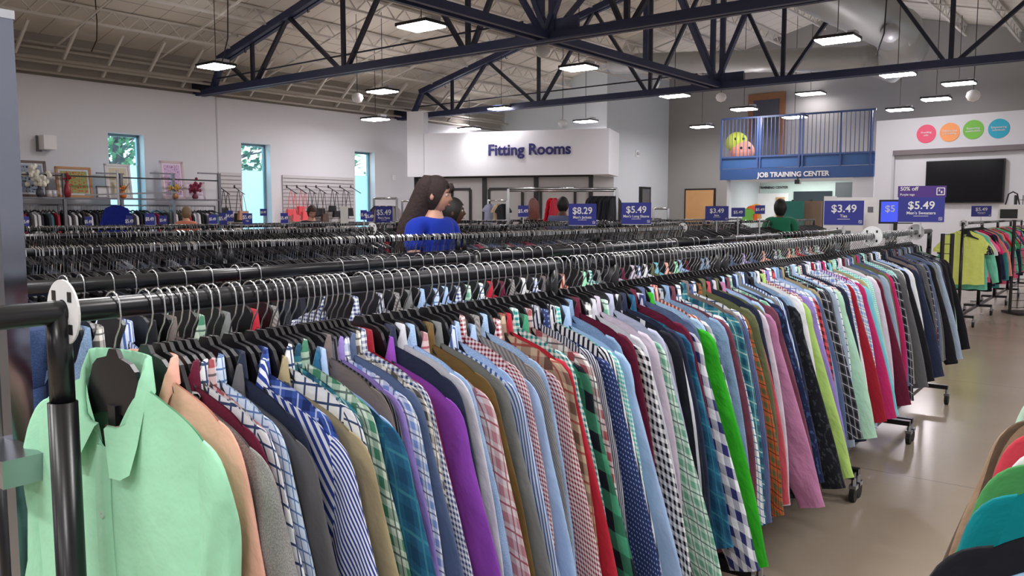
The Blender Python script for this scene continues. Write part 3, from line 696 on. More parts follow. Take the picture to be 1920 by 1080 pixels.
# ------------------------------------------------------------------ garment meshes
def lerp(a, b, t): return a + (b - a) * t
def sm(t): t = max(0, min(1, t)); return t * t * (3 - 2 * t)
class Top:
    """a shirt on a hanger. X across the shoulders, -Y its front, origin at the rail top"""
    def __init__(s, seed, style='shirt', thick=.0092, wid=1.0, ln=1.0, flare=.12):
        s.r = random.Random(seed); s.style = style; s.th = thick; s.w = wid; s.ln = ln; s.fl = flare
        s.ph = [s.r.uniform(0, 6.28) for _ in range(6)]
        s.nw = .07 if style == 'shirt' else .085
        s.hem = (-.90 if style != 'tee' else -.78) * ln; s.hw = .235 * wid
    def shz(s, x):
        a = abs(x)
        if a <= s.nw: return -.118
        t = (a - s.nw) / (s.hw - s.nw); return -.118 - .056 * t - .032 * max(0, (t - .5) / .5) ** 2.2
    def fnz(s, x):
        a = abs(x) / s.nw
        if a >= 1: return s.shz(x)
        return lerp(-.215 if s.style == 'shirt' else -.165, -.118, a ** (1.1 if s.style == 'shirt' else 2.2))
    def y(s, x, z, back=False):
        zt = s.shz(x); v = max(0, (zt - z)) ; g = .55 * min(1, math.sqrt(v / .02)) + .45 * sm(v / .16)
        fx = 1 - (abs(x) / (s.hw + .02)) ** 4 * .6
        f = .35 * math.sin(x * 34 + s.ph[0] + z * 3) + .28 * math.sin(x * 61 + s.ph[1] - z * 5) + .3 * math.sin(z * 13 + x * 15 + s.ph[2])
        d = s.th * g * fx * (1 + .55 * f * sm(v / .4)) + .0015
        return d if back else -d
    def torso(s, nu=28, nv=14):
        mb = MB()
        for back in (False, True):
            vs = []; uv = []; fs = []
            for j in range(nv + 1):
                v = j / nv
                for i in range(nu + 1):
                    u = -1 + 2 * i / nu; hwv = s.hw * (1 - .02 * math.sin(v * 3)) + .02 * v
                    x0 = u * s.hw; x = u * lerp(s.hw, hwv, v)
                    top = s.shz(x0) if back else s.fnz(x0)
                    hem = s.hem + .05 * (abs(u) ** 2.5 if s.style == 'shirt' else 0) + .004 * math.sin(u * 9 + s.ph[3])
                    z = lerp(top, hem, v)
                    vs.append((x, s.y(x0, z, back) * (1 if abs(u) < 1 else .1), z)); uv.append((x + (.013 if back else 0), z))
            for j in range(nv):
                for i in range(nu):
                    k = j * (nu + 1) + i; q = (k, k + 1, k + nu + 2, k + nu + 1); fs.append(q if not back else q[::-1])
            mb.add(vs, fs, uv)
        return mb
    def sleeve(s, side, nl=22, nc=14):
        short = s.style == 'tee'; mb = MB(); vs = []; uv = []
        fl = s.fl * (1 + s.r.uniform(-.3, .3)); endz = (-.40 if short else -.80 * s.ln) + s.r.uniform(-.03, .03)
        ys = s.r.uniform(-.003, .003); bend = s.r.uniform(-.02, .03)
        hw = s.hw
        for j in range(nl + 1):
            v = j / nl
            ov = v ** .85
            # outer edge from the shoulder tip, inner edge from the armpit
            if short: ox, oz = lerp(hw - .012, hw + .11, math.sin(v * PI / 2)), lerp(s.shz(hw) + .008, endz, ov); ix, iz = lerp(hw - .045, hw - .035, v), lerp(-.38, endz - .02, v)
            else:
                q = min(1, v / .16); e = max(0, (v - .16) / .84)
                ox = hw - .035 + .058 * math.sin(q * PI / 2) + fl * (1 - (1 - e) ** 1.5) + bend * math.sin(v * PI)
                z0 = s.shz(hw - .035) + .005; oz = lerp(z0 - .075 * (1 - math.cos(q * PI / 2)), endz, e) if e else z0 - .075 * (1 - math.cos(q * PI / 2))
                ix = hw - .06 + (fl + .02) * v ** 1.3 + bend * math.sin(v * PI); iz = lerp(-.34, endz - .02, v)
                if v > .93: q = (v - .93) / .07; cx = (ox + ix) / 2; ox = lerp(ox, cx + .045, q * .5); ix = lerp(ix, cx - .045, q * .5)
            w = math.hypot(ox - ix, oz - iz)
            for k in range(nc):
                a = 2 * PI * k / nc; c, sn = math.cos(a), math.sin(a)
                tt = (1 + c) / 2; x = lerp(ix, ox, tt); z = lerp(iz, oz, tt)
                f = 1 + .35 * math.sin(v * 17 + s.ph[4] + side) * math.sin(a * 2 + s.ph[5]) + .25 * math.sin(v * 31 + a * 3)
                th = s.th * 1.15 * sm((v + .12) / .3) * f
                y = sn * th + ys * v
                vs.append((side * x, y, z)); uv.append((x * .5 + .6 * sn * .02 + tt * .15, z + .03 * c))
        fs = []
        for j in range(nl):
            for k in range(nc):
                q = (j * nc + k, j * nc + (k + 1) % nc, (j + 1) * nc + (k + 1) % nc, (j + 1) * nc + k); fs.append(q if side > 0 else q[::-1])
        mb.add(vs, fs, uv)
        return mb
    def collar(s, nc=20):
        mb = MB()
        if s.style != 'shirt':   # ribbed neckline
            pts = []
            for k in range(25):
                a = 2 * PI * k / 24; x = s.nw * math.cos(a); f = math.sin(a) > 0
                z = -.116 if f else s.fnz(x) + .002
                pts.append((x, (.012 if f else -.008) * abs(math.sin(a)), z))
            return mb.tube(pts, .006, 6, cap=False)
        rows = [[], [], [], []]
        for k in range(nc + 1):
            a = lerp(-PI / 2 + .10, 1.5 * PI - .10, k / nc)      # from the front gap around the back
            cx, cy = math.cos(a), math.sin(a); front = sm((-cy + .15) / 1.1)
            x = s.nw * 1.02 * cx
            if cy < 0: x = s.nw * 1.02 * (abs(cx) ** .8) * (1 if cx > 0 else -1)
            bz = lerp(-.122, -.205, front ** 1.1); yb = (.026 if cy > 0 else .022) * cy
            rows[0].append((x, yb * .8, bz))
            rows[1].append((x * 1.0, yb, bz + lerp(.042, .03, front)))
            rows[2].append((x * 1.06, yb * 1.12 - (.004 if cy < 0 else -.002), bz + lerp(.040, .026, front)))
            pt = sm((-cy - .25) / .6); 
            rows[3].append((x * lerp(1.18, 1.0, pt) + (.034 * pt * (1 if cx > 0 else -1)), yb * 1.25 - .012 * pt - (.003 if cy < 0 else 0), bz + lerp(-.006, -.032, pt)))
        vs = sum(rows, []); n1 = nc + 1; fs = [(r * n1 + k, r * n1 + k + 1, (r + 1) * n1 + k + 1, (r + 1) * n1 + k) for r in range(3) for k in range(nc)]
        uv = [(i % n1 * .012, p[2]) for i, p in enumerate(vs)]
        return mb.add(vs, fs, uv)
    def placket(s):
        mb = MB(); n = 16; vs = []
        for j in range(n + 1):
            z = lerp(-.205, s.hem + .005, j / n)
            for x in (-.016, -.014, .014, .016):
                vs.append((x, s.y(x, z) - (.0045 if abs(x) < .015 else .0005), z))
        fs = [(j * 4 + k, j * 4 + k + 1, j * 4 + k + 5, j * 4 + k + 4) for j in range(n) for k in range(3)]
        return mb.add(vs, fs)
    def button(s, z, x=0.0):
        return MB().lathe([(.0005, 0), (.0055, 0), (.0055, .002), (.0035, .0025), (.0005, .0015)], 12).xf(Matrix.Translation((x, s.y(0, z) - .0035, z)) @ Matrix.Rotation(PI / 2, 4, 'X'))
    def pocket(s):
        mb = MB(); vs = []; n = 6
        for j in range(n + 1):
            for i in range(n + 1):
                x = lerp(.05, .165, i / n); z = lerp(-.37, -.50, j / n) - (.012 * (1 - abs(i / n * 2 - 1)) if j == n else 0)
                e = i in (0, n) or j in (0, n)
                vs.append((x, s.y(x, z) - (.0004 if e else .003), z))
        fs = [(j * 7 + i, j * 7 + i + 1, j * 7 + i + 8, j * 7 + i + 7) for j in range(n) for i in range(n)]
        return mb.add(vs, fs)

PROTO = []
def proto(seed, **k):
    t = Top(seed, **k); d = dict(torso=t.torso().mesh('torso', True), sleeve=t.sleeve(1).mesh('sleeve', True), sleeve2=t.sleeve(-1).mesh('sleeve', True), collar=t.collar().mesh('collar', True), top=t)
    if t.style == 'shirt': d['placket'] = t.placket().mesh('placket', True)
    dummy = M['white']
    for kk, me in d.items():
        if kk != 'top': me.materials.append(dummy)
    return d
SHIRTS = [proto(i, wid=[.96, 1.0, 1.04, .98, 1.06, .93, 1.02, 1.0][i], ln=[1, .95, 1.03, .9, 1.0, .97, 1.05, .93][i], flare=[.10, .13, .08, .15, .11, .12, .09, .14][i]) for i in range(8)]
TEES = [proto(20 + i, style='tee', wid=[1.0, .92, 1.05, .97][i], ln=[1, .94, 1.04, .9][i]) for i in range(4)]
KNITS = [proto(30 + i, style='knit', wid=[1.0, 1.05][i], ln=[.95, 1.0][i], thick=.014) for i in range(2)]
HERO = proto(50, wid=1.0, ln=1.0, thick=.022, flare=.06)
def setm(o, m):
    o.material_slots[0].link = 'OBJECT'; o.material_slots[0].material = m
def garment(pr, P, rz, h, m, name, label, cat, group=None, yaw=0.0, sc=1.0, placket=True, smooth=False):
    t = thing(name, label, cat, (P.x, P.y, h), rz + yaw, group)
    t.scale = (sc, 1, sc)
    for k, nm in (('torso', 'torso'), ('sleeve', 'sleeve'), ('sleeve2', 'sleeve'), ('collar', 'collar')):
        setm(link(nm, pr[k], t), m)
    if placket and 'placket' in pr: setm(link('placket', pr['placket'], t), m)
    if smooth:
        for ch in t.children:
            if ch.name.startswith(('torso', 'sleeve')): md = ch.modifiers.new('smooth', 'SUBSURF'); md.levels = 1; md.render_levels = 1
    return t

# fabrics of the front row, named as they look
F = {
 'mint': ('mint green shirt', fabric('solid', (162, 224, 188))),
 'peach': ('peach shirt', fabric('solid', (236, 178, 160))),
 'heather': ('grey heather sweater', fabric('heather', (128, 128, 128), (152, 152, 152))),
 'burg': ('burgundy shirt', fabric('solid', (92, 22, 48))),
 'wpane': ('white windowpane check shirt', fabric('grid', (222, 226, 230), (52, 70, 110), None, .7)),
 'redpl': ('red and white plaid shirt', fabric('plaid', (226, 220, 220), (150, 60, 70), (40, 40, 60), 1.5)),
 'bluechk': ('light blue check shirt', fabric('grid', (196, 214, 234), (90, 120, 170))),
 'char': ('charcoal grey shirt', fabric('solid', (88, 88, 92))),
 'navy': ('dark navy shirt', fabric('solid', (32, 40, 62))),
 'diag': ('blue and white slanted stripe shirt', fabric('diag', (222, 228, 240), (44, 66, 150))),
 'bluepl': ('bright blue plaid shirt', fabric('plaid', (62, 92, 170), (24, 40, 96), (190, 205, 235), 1.6)),
 'khaki': ('khaki shirt', fabric('solid', (158, 146, 114))),
 'tealpl': ('teal plaid shirt', fabric('plaid', (58, 128, 142), (22, 66, 92), (170, 200, 190), 1.4)),
 'greenwh': ('green and white plaid shirt', fabric('plaid', (206, 222, 208), (50, 120, 92), (28, 60, 60), 1.4)),
 'deepteal': ('deep teal blue shirt', fabric('plaid', (38, 100, 136), (26, 70, 104), (60, 130, 150), 1.2)),
 'ltblue': ('light blue shirt', fabric('solid', (164, 192, 232))),
 'taupe': ('taupe shirt', fabric('solid', (112, 102, 100))),
 'pin': ('black pinstripe shirt', fabric('vstripe', (28, 28, 34), (96, 100, 112), None, 1.0)),
 'lav': ('lavender shirt', fabric('solid', (140, 122, 190))),
 'whbluepl': ('white and blue plaid shirt', fabric('plaid', (226, 232, 240), (110, 140, 196), (40, 52, 96), 2.0)),
 'slate': ('slate blue shirt', fabric('solid', (82, 98, 132))),
 'bwpl': ('black and white plaid shirt', fabric('plaid', (224, 222, 216), (70, 66, 66), (20, 20, 24), 1.7)),
 'navgrid': ('white and navy fine check shirt', fabric('gingham', (224, 230, 240), (50, 66, 120), None, 1.1)),
 'dred': ('dark red shirt', fabric('solid', (142, 26, 42))),
 'purple': ('bright purple shirt', fabric('solid', (138, 70, 176))),
 'ink': ('ink blue shirt', fabric('solid', (38, 46, 70))),
 'pale': ('pale grey shirt', fabric('solid', (202, 204, 216))),
 'whred': ('white and crimson plaid shirt', fabric('plaid', (222, 216, 216), (176, 120, 130), (150, 24, 52), 1.5)),
 'olive': ('olive brown shirt', fabric('solid', (106, 84, 48))),
 'grey': ('mid grey shirt', fabric('solid', (116, 120, 120))),
 'bluestr': ('blue and white striped shirt', fabric('vstripe', (214, 226, 246), (78, 108, 176), None, .9)),
 'chamb': ('pale chambray shirt', fabric('heather', (148, 178, 220), (172, 198, 232))),
 'herring': ('grey herringbone shirt', fabric('diag', (150, 148, 146), (112, 110, 112), None, 1.4)),
 'redging': ('red and white gingham shirt', fabric('gingham', (232, 222, 224), (134, 22, 46), None, 1.3)),
 'tanpl': ('tan and brown plaid shirt', fabric('plaid', (186, 166, 142), (96, 70, 62), (142, 40, 44), 1.1)),
 'red': ('bright red shirt', fabric('solid', (178, 40, 58))),
 'tealging': ('teal and white gingham shirt', fabric('gingham', (224, 238, 234), (26, 130, 130), None, 1.0)),
 'buff': ('green and black buffalo check shirt', fabric('gingham', (64, 146, 112), (16, 22, 34), None, .17)),
 'navdot': ('navy dotted shirt', fabric('dots', (40, 54, 100), (132, 150, 200), None, 1.3)),
 'bwstr': ('black and white striped shirt', fabric('vstripe', (232, 232, 234), (28, 32, 52), None, .75)),
 'bwfine': ('fine navy striped shirt', fabric('vstripe', (188, 192, 204), (30, 34, 56), None, 1.2)),
 'bwging': ('black and white gingham shirt', fabric('gingham', (238, 238, 240), (18, 20, 34), None, .62)),
 'aqging': ('aqua gingham shirt', fabric('gingham', (224, 244, 240), (60, 176, 176), None, 1.2)),
 'greenpl': ('pale green plaid shirt', fabric('plaid', (204, 226, 214), (98, 160, 134), (34, 56, 70), 1.8)),
 'pallav': ('pale lavender shirt', fabric('solid', (178, 182, 210))),
 'navstr': ('black shirt with white stripes', fabric('wide', (28, 30, 40), (206, 210, 220), None, 1.0)),
 'bigchk': ('navy and white large check shirt', fabric('gingham', (226, 228, 238), (44, 46, 104), None, .24)),
 'green': ('bright green shirt', fabric('solid', (46, 164, 34))),
 'greychk': ('grey and white large check shirt', fabric('gingham', (210, 218, 224), (74, 86, 104), None, .3)),
 'denim': ('washed denim blue shirt', fabric('heather', (112, 142, 178), (136, 162, 192))),
 'plum': ('plum shirt', fabric('solid', (108, 60, 76))),
 'whgrid': ('white shirt with blue grid', fabric('grid', (230, 234, 238), (88, 128, 170), None, .9)),
 'navgrey': ('navy and grey striped shirt', fabric('vstripe', (58, 74, 122), (112, 122, 158), None, 1.1)),
 'orange': ('orange and green plaid shirt', fabric('plaid', (182, 82, 40), (64, 88, 60), (34, 34, 34), 1.6)),
 'rose': ('rose red shirt', fabric('solid', (184, 76, 88))),
 'lilgrey': ('pale lilac grey shirt', fabric('solid', (198, 188, 204))),
 'mauve': ('mauve pink shirt', fabric('solid', (172, 116, 152))),
 'navflor': ('navy floral shirt', fabric('floral', (26, 34, 66), (52, 74, 118))),
 'blkpat': ('black patterned shirt', fabric('floral', (20, 22, 30), (52, 56, 60))),
 'lime': ('lime green shirt', fabric('solid', (164, 196, 108))),
 'redchk': ('red and black check shirt', fabric('gingham', (214, 80, 88), (72, 24, 40), None, .45)),
 'bluegr': ('blue grey shirt', fabric('solid', (148, 164, 184))),
 'palemint': ('pale mint shirt', fabric('solid', (168, 208, 184))),
 'white': ('white shirt', fabric('solid', (218, 220, 224))),
 'aqua': ('aqua shirt', fabric('solid', (120, 190, 208))),
 'purpstr': ('purple and white striped shirt', fabric('vstripe', (206, 196, 226), (102, 82, 150), None, .9)),
 'blkpl': ('black and grey plaid shirt', fabric('plaid', (58, 62, 72), (18, 18, 24), (190, 190, 196), 1.6)),
 'black': ('black shirt', fabric('solid', (24, 24, 30))),
 'magenta': ('magenta shirt', fabric('solid', (176, 40, 96))),
 'oliveg': ('olive green shirt', fabric('solid', (92, 98, 68))),
 'brick': ('brick striped shirt', fabric('vstripe', (150, 70, 62), (210, 180, 170), None, .8)),
}
KEYED = [(438, 'mint'), (450, 'peach'), (478, 'heather'), (486, 'burg'), (494, 'wpane'), (504, 'redpl'), (512, 'bluechk'), (566, 'char'), (578, 'navy'), (610, 'diag'), (620, 'bluepl'), (650, 'khaki'),
 (668, 'wpane'), (686, 'tealpl'), (694, 'greenwh'), (708, 'deepteal'), (720, 'ltblue'), (742, 'taupe'), (749, 'pin'), (756, 'lav'), (766, 'whbluepl'), (783, 'slate'), (795, 'bwpl'), (806, 'navgrid'),
 (818, 'dred'), (848, 'purple'), (860, 'ink'), (878, 'pale'), (912, 'whred'), (926, 'olive'), (942, 'grey'), (964, 'bluestr'), (976, 'chamb'), (1000, 'ltblue'), (1012, 'herring'), (1045, 'redging'), (1058, 'tanpl'),
 (1070, 'red'), (1082, 'tealging'), (1094, 'buff'), (1106, 'redpl'), (1120, 'bwfine'), (1132, 'navdot'), (1146, 'bwstr'), (1156, 'aqging'), (1168, 'ltblue'), (1206, 'bwging'), (1220, 'pale'), (1236, 'greenpl'), (1250, 'pallav'),
 (1262, 'navstr'), (1272, 'ink'), (1284, 'deepteal'), (1298, 'bigchk'), (1316, 'green'), (1336, 'greychk'), (1346, 'denim'), (1356, 'plum'), (1366, 'whgrid'), (1376, 'tealpl'), (1388, 'navgrey'), (1402, 'orange'), (1410, 'oliveg'), (1418, 'rose'),
 (1428, 'lilgrey'), (1440, 'mauve'), (1452, 'plum'), (1462, 'navflor'), (1490, 'blkpat'), (1510, 'lime'), (1520, 'lav'), (1530, 'redchk'), (1542, 'slate'), (1552, 'blkpl'), (1562, 'bluegr'), (1572, 'palemint'), (1580, 'navy'),
 (1588, 'white'), (1596, 'dred'), (1604, 'whbluepl'), (1614, 'magenta'), (1622, 'aqua'), (1630, 'palemint'), (1640, 'lilgrey'), (1648, 'burg'), (1656, 'purpstr'), (1664, 'slate'), (1672, 'magenta'), (1680, 'blkpl'), (1690, 'char'), (1700, 'black'), (1708, 'white'), (1718, 'ink'), (1726, 'black'), (1736, 'char'), (1748, 'black'), (1758, 'bluegr'), (1768, 'black'), (1778, 'black')]
FILL = ['ltblue', 'white', 'navy', 'bluestr', 'grey', 'wpane', 'slate', 'pallav', 'bluechk', 'taupe', 'greenpl', 'burg', 'denim', 'navgrid', 'khaki', 'bluegr', 'purpstr', 'bwfine', 'aqging', 'brick', 'whgrid', 'palemint', 'black', 'peach', 'herring', 'oliveg', 'whbluepl', 'plum', 'chamb', 'redging', 'lilgrey', 'pin']
BIG = ('mint', 'heather', 'char', 'khaki', 'diag', 'purple', 'whred', 'bluestr', 'ltblue', 'redging', 'navdot', 'bwging', 'greenpl', 'bigchk', 'mauve', 'blkpat', 'lime', 'aqua', 'deepteal', 'buff', 'green')
row = []
rnd = random.Random(11); last = None
for px, key in KEYED:
    t = tA(px, .235, HR - .19)
    if last is not None:
        gap = t - last; sp_ = .030 if t < 3 else .042
        nfill = int(gap / sp_ - .45)
        for q in range(nfill):
            row.append((last + gap * (q + 1) / (nfill + 1), rnd.choice(FILL if t < 4.5 else ['black', 'char', 'navy', 'blkpl', 'slate', 'grey', 'ink', 'taupe']), False))
        if gap < .012: t = last + .014
    row.append((t - (.035 if key == 'mint' else 0), key, True)); last = t
print('ROW', len(row), 'from', row[0][0], 'to', row[-1][0])
for i in range(1, len(row)):            # no same neighbours
    if row[i][1] == row[i - 1][1]: row[i] = (row[i][0], rnd.choice([f for f in FILL if f != row[i - 1][1] and (i + 1 >= len(row) or f != row[i + 1][1])]), False)
used = {}
def uniq(lb, used=used):
    used[lb] = used.get(lb, 0) + 1; return used[lb] == 1
for i, (t, key, keyed) in enumerate(row):
    nm, m = F[key]; P = A0 + dA * t
    prv = F[row[i - 1][1]][0] if i else None; nxt = F[row[i + 1][1]][0] if i + 1 < len(row) else None
    if prv is None: lb = 'mint green button-down shirt with open collar, first on the front rail'
    elif nxt is None: lb = nm + ', last of all on the front rail at its far end'
    else:
        lb = '%s on the front rail between %s and %s' % (nm, prv.replace(' shirt', ''), nxt.replace(' shirt', ''))
    if len(lb.split()) > 16: lb = '%s on the front rail just behind the %s' % (nm, prv)
    if len(lb.split()) > 16: lb = '%s hung just behind the %s' % (nm, prv)
    if not uniq(lb): lb = nm + ', front rail, behind ' + prv.replace(' shirt', '')
    if not uniq(lb + '~'): lb = lb.replace('front rail,', 'far along,')
    if i == 0: pr = HERO
    elif key == 'heather': pr = KNITS[0]
    else: pr = SHIRTS[rnd.choice((0, 2, 6))] if not keyed else SHIRTS[rnd.choice((1, 3, 4))] if key in BIG else SHIRTS[rnd.choice((0, 2, 4, 6))]
    yaw = .05 * math.sin(t * 4.3) + rnd.uniform(-.018, .018) if i else .02
    h = HR + (.002 if i == 0 else -.026 + rnd.uniform(-.006, .004))
    g = garment(pr, P, rzA, h, m, 'sweater' if key == 'heather' else 'shirt', lb, 'sweater' if key == 'heather' else 'shirt', 'shirts on the front rail', yaw, (.86 if key == 'peach' else rnd.uniform(.88, .92) if not keyed or (t < .6 and key not in BIG) else rnd.uniform(1.05, 1.09) if key in BIG else rnd.uniform(.94, .98)), smooth=(t < .9))
    if i == 0:
        T = HERO['top']; setm(g.children[0], m)
        bm_ = mat('pearl_button', (176, 214, 190), .35)
        for k in range(6): T.button(-.30 - .095 * k).build('button', bm_, g)
        pk = T.pocket().build('pocket', m, g, True)
        tg = MB().box((0, .008, -.165), (.022, .003, .026)).build('neck_label', M['trimb'], g)
    elif t < 1.6 and keyed and 'placket' in pr:
        T = pr['top']
        for k in range(2): T.button(-.26 - .09 * k).build('button', M['white'], g)
    hanger(P, rzA, HR + .002, 'black plastic hanger with chrome hook holding a shirt on the front rail', 'black hangers on the front rail', yaw)

# front row racks
def onA(px): return tA(px)
ts = [(onA(108), onA(1035)), (onA(1150), onA(1455))]
ts = [ts[0], (ts[1][0], 2.25), (2.33, 3.62), (3.70, 4.89), (4.97, 6.2)]
print('racks', ts, [tA(x, .19, .03) for x in (1440, 1528, 1610, 1712)], [tA(x) for x in (1455, 1635, 1717, 1780)], [proj((A0 + dA * q[1] + nA * .19) + Vector((0, 0, .03)))[0] for q in ts])
nms = ['nearest', 'second', 'third', 'fourth', 'farthest']
for i, (a, b) in enumerate(ts):
    rack(A0 + dA * a, dA, b - a, HR, 'black rolling rail of the front row of shirts, the %s one' % nms[i], over=(.9 if i == 0 else .02, .02))
disc(A0 + dA * onA(118), rzA, HR, 'large white size ring at the near end of the front rail', .046)
disc(A0 + dA * onA(1635), rzA, HR + .002, 'white size ring on the front rail, left of the sweaters sign', .058)
disc(A0 + dA * onA(1717), rzA, HR + .002, 'white size ring on the front rail under the sweaters sign', .055)

# second row (behind)
LB = (B1 - B0).length
def onB(px):
    lo, hi = -1.0, 12.0
    for _ in range(40):
        m_ = (lo + hi) / 2; p = B0 + dB * m_; x = proj(Vector((p.x, p.y, 1.28)))[0]
        if x < px: lo = m_
        else: hi = m_
    return (lo + hi) / 2
for i, (a, b) in enumerate(((-.05, 1.45), (1.5, 3.1), (3.15, 4.75), (4.8, LB + .1))):
    rack(B0 + dB * a, dB, b - a, 1.28, 'black rolling rail directly behind the front row, %s' % ('nearest of its line', 'second of its line', 'third of its line', 'farthest of its line')[i], over=(.0, .02))
disc(B1, rzB, 1.282, 'white size ring under the ties sign', .042)
tt = .12; k = 0; rnd = random.Random(5)
bk = []
while tt < LB - .2 and k < 64:
    bk.append((tt, rnd.choice(FILL + ['navdot', 'bwging', 'red', 'aqua', 'dred', 'mint', 'tealging']))); k += 1
    tt += rnd.choice([.05, .06, .07, .1, .16]) * (1.0 if tt < 3 else 1.3)
for i, kk in enumerate(('denim', 'bwpl', 'bluestr', 'black', 'taupe', 'greenwh', 'grey', 'red', 'herring')): bk[i] = ((onB((118, 150, 205, 245, 285, 340, 390, 440, 480)[i])), kk)
bk = bk[:9] + [q for q in bk[9:] if q[0] > bk[8][0] + .04]
for i, (t, key) in enumerate(bk):
    if i and bk[i][1] == bk[i - 1][1]: key = 'slate' if key != 'slate' else 'grey'; bk[i] = (t, key)
for i, (t, key) in enumerate(bk):
    nm, m = F[key]; P = B0 + dB * t
    prv = F[bk[i - 1][1]][0] if i else 'nothing'; nxt = F[bk[i + 1][1]][0] if i + 1 < len(bk) else 'nothing'
    lb = ('%s on the second rail between %s and %s' % (nm, prv.replace(' shirt', ''), nxt.replace(' shirt', ''))) if 0 < i < len(bk) - 1 else nm + (', first on the second rail' if i == 0 else ', last on the second rail')
    if len(lb.split()) > 16: lb = '%s, second rail, behind %s' % (nm, prv)
    if not uniq(lb): lb = nm + ', second rail, behind ' + prv.replace(' shirt', '')
    yaw = rnd.uniform(-.12, .12)
    garment(SHIRTS[rnd.randrange(8)], P, rzB, 1.256, m, 'shirt', lb, 'shirt', 'shirts on the second rail', yaw, rnd.uniform(.93, 1.0), False)
    hanger(P, rzB, 1.282, 'black plastic hanger with chrome hook on the rail behind the front row', 'black hangers on the second rail', yaw)

# chrome upright at the left edge, with cross bracket
cp = at_y(18, 480, 1.40)
fx_ = thing('chrome_fixture', 'tall square chrome upright with bracket at the left picture edge', 'display upright', (cp.x, cp.y, 0), rzA)
MB().box((0, 0, .87), (.036, .036, 1.74)).build('upright', mat('dark_chrome', (132, 138, 152), .14, 1.0, .05, 3), fx_)
MB().box((0, 0, 1.745), (.040, .040, .014)).build('end_cap', M['chrome'], fx_)
MB().box((.05, -.045, 1.01), (.16, .07, .045)).build('cross_bracket', M['chromed'], fx_)
MB().box((0, .45, .06), (.04, 1.0, .04)).box((0, 0, .03), (.4, .04, .06)).build('base', M['chromed'], fx_)
jp = at_y(-12, 800, 1.75)
jn = thing('jeans', 'blue jeans hanging at the extreme left edge behind the chrome upright', 'jeans', (jp.x, jp.y, 0), rzA)
for x in (-.07, .07):
    MB().tube([(x, 0, 1.05), (x, .01, .6), (x, 0, .16)], [.075, .065, .055], 12).build('leg', fabric('heather', (50, 70, 112), (64, 86, 128)), jn, True)
MB().tube([(0, 0, 1.0), (0, 0, 1.17)], [.13, .12], 14).build('waist', fabric('heather', (50, 70, 112), (64, 86, 128)), jn, True)
MB().box((0, 0, 1.20), (.3, .01, .015)).tube([(0, 0, 1.2), (0, 0, 1.3)], .003, 6).build('clip_hanger', M['chrome'], jn)

# right-hand near rack
F0 = at_z(1835, 905, 1.09) + nA * .262 - dA * .38; F0 = Vector((F0.x, F0.y, 0)); rzF = rzA
rack(F0 - dA * .9, dA, 2.1, HR, 'black rolling rail at the lower right beside the camera')
fl_ = [(1.05, (172, 214, 190), 'mint green top, farthest on the lower right rack'), (.92, (186, 216, 196), 'pale mint top, second farthest on the lower right rack'), (.80, (60, 62, 70), 'charcoal top behind the striped one on the lower right rack'), (.73, (156, 132, 108), 'tan striped top with a long side edge on the lower right rack'),
       (.65, (36, 42, 60), 'navy top between striped tan and crimson on the lower right rack'), (.55, (190, 60, 74), 'crimson top on the lower right rack'), (.47, (214, 214, 214), 'white top between crimson and green on the lower right rack'), (.40, (70, 140, 80), 'green top peeking behind the teal one on the lower right rack'),
       (.29, (0, 122, 130), 'bright teal top on the lower right rack, largest in view'), (.12, (24, 24, 30), 'black top on the lower right rack, nearest the corner'), (.02, (150, 186, 214), 'light blue top nearest the camera on the lower right rack')]
for i, (t, c, lb) in enumerate(fl_):
    st = fabric('vstripe', c, (92, 76, 62), None, .25) if i == 3 else fabric('solid', c)
    garment(KNITS[i % 2], F0 + dA * (t - .05), rzF, HR, st, 'top', lb, 'top', 'tops on the lower right rack', rnd.uniform(-.1, .1), .97 if 'green top p' in lb or 'crimson' in lb or 'white top' in lb else 1.06 if i in (3, 8) else 1.0, smooth=True)
    hanger(F0 + dA * (t - .05), rzF, HR, 'black hanger holding a top on the lower right rack', 'hangers on the lower right rack', 0)

# right-hand far rack of bright clothes
E0 = at_z(1796, 612, 0.0); dE = Vector((.606, .795, 0)).normalized(); nE = Vector((dE.y, -dE.x, 0)); rzE = math.atan2(nE.y, nE.x)
for i in range(4):
    rack(E0 + dE * (1.55 * i), dE, 1.5, HR, 'black rolling rail of bright women\'s tops at right, %s' % ('nearest', 'second', 'third', 'farthest')[i], over=(.02, .02))
disc(E0 + dE * .05, rzE, HR, 'white size ring at the near end of the bright tops rail', .05)
ecol = [('yellow', (214, 224, 120)), ('black print', (34, 34, 44)), ('mint', (120, 206, 176)), ('white', (220, 216, 216)), ('pink', (240, 110, 150)), ('black', (24, 24, 30)), ('hot pink', (232, 50, 120)), ('red', (206, 30, 56)), ('navy', (34, 40, 72)), ('sage', (110, 140, 120)), ('coral', (240, 130, 120)), ('teal', (60, 140, 140)), ('purple', (110, 60, 120)), ('grey', (130, 130, 136)), ('salmon', (236, 150, 140)), ('green', (70, 160, 110))]
rnd = random.Random(3); seq = []
for i in range(52):
    c = ecol[i] if i < len(ecol) else rnd.choice(ecol)
    if seq and seq[-1][0] == c[0]: c = ecol[(ecol.index(c) + 3) % len(ecol)]
    seq.append(c)
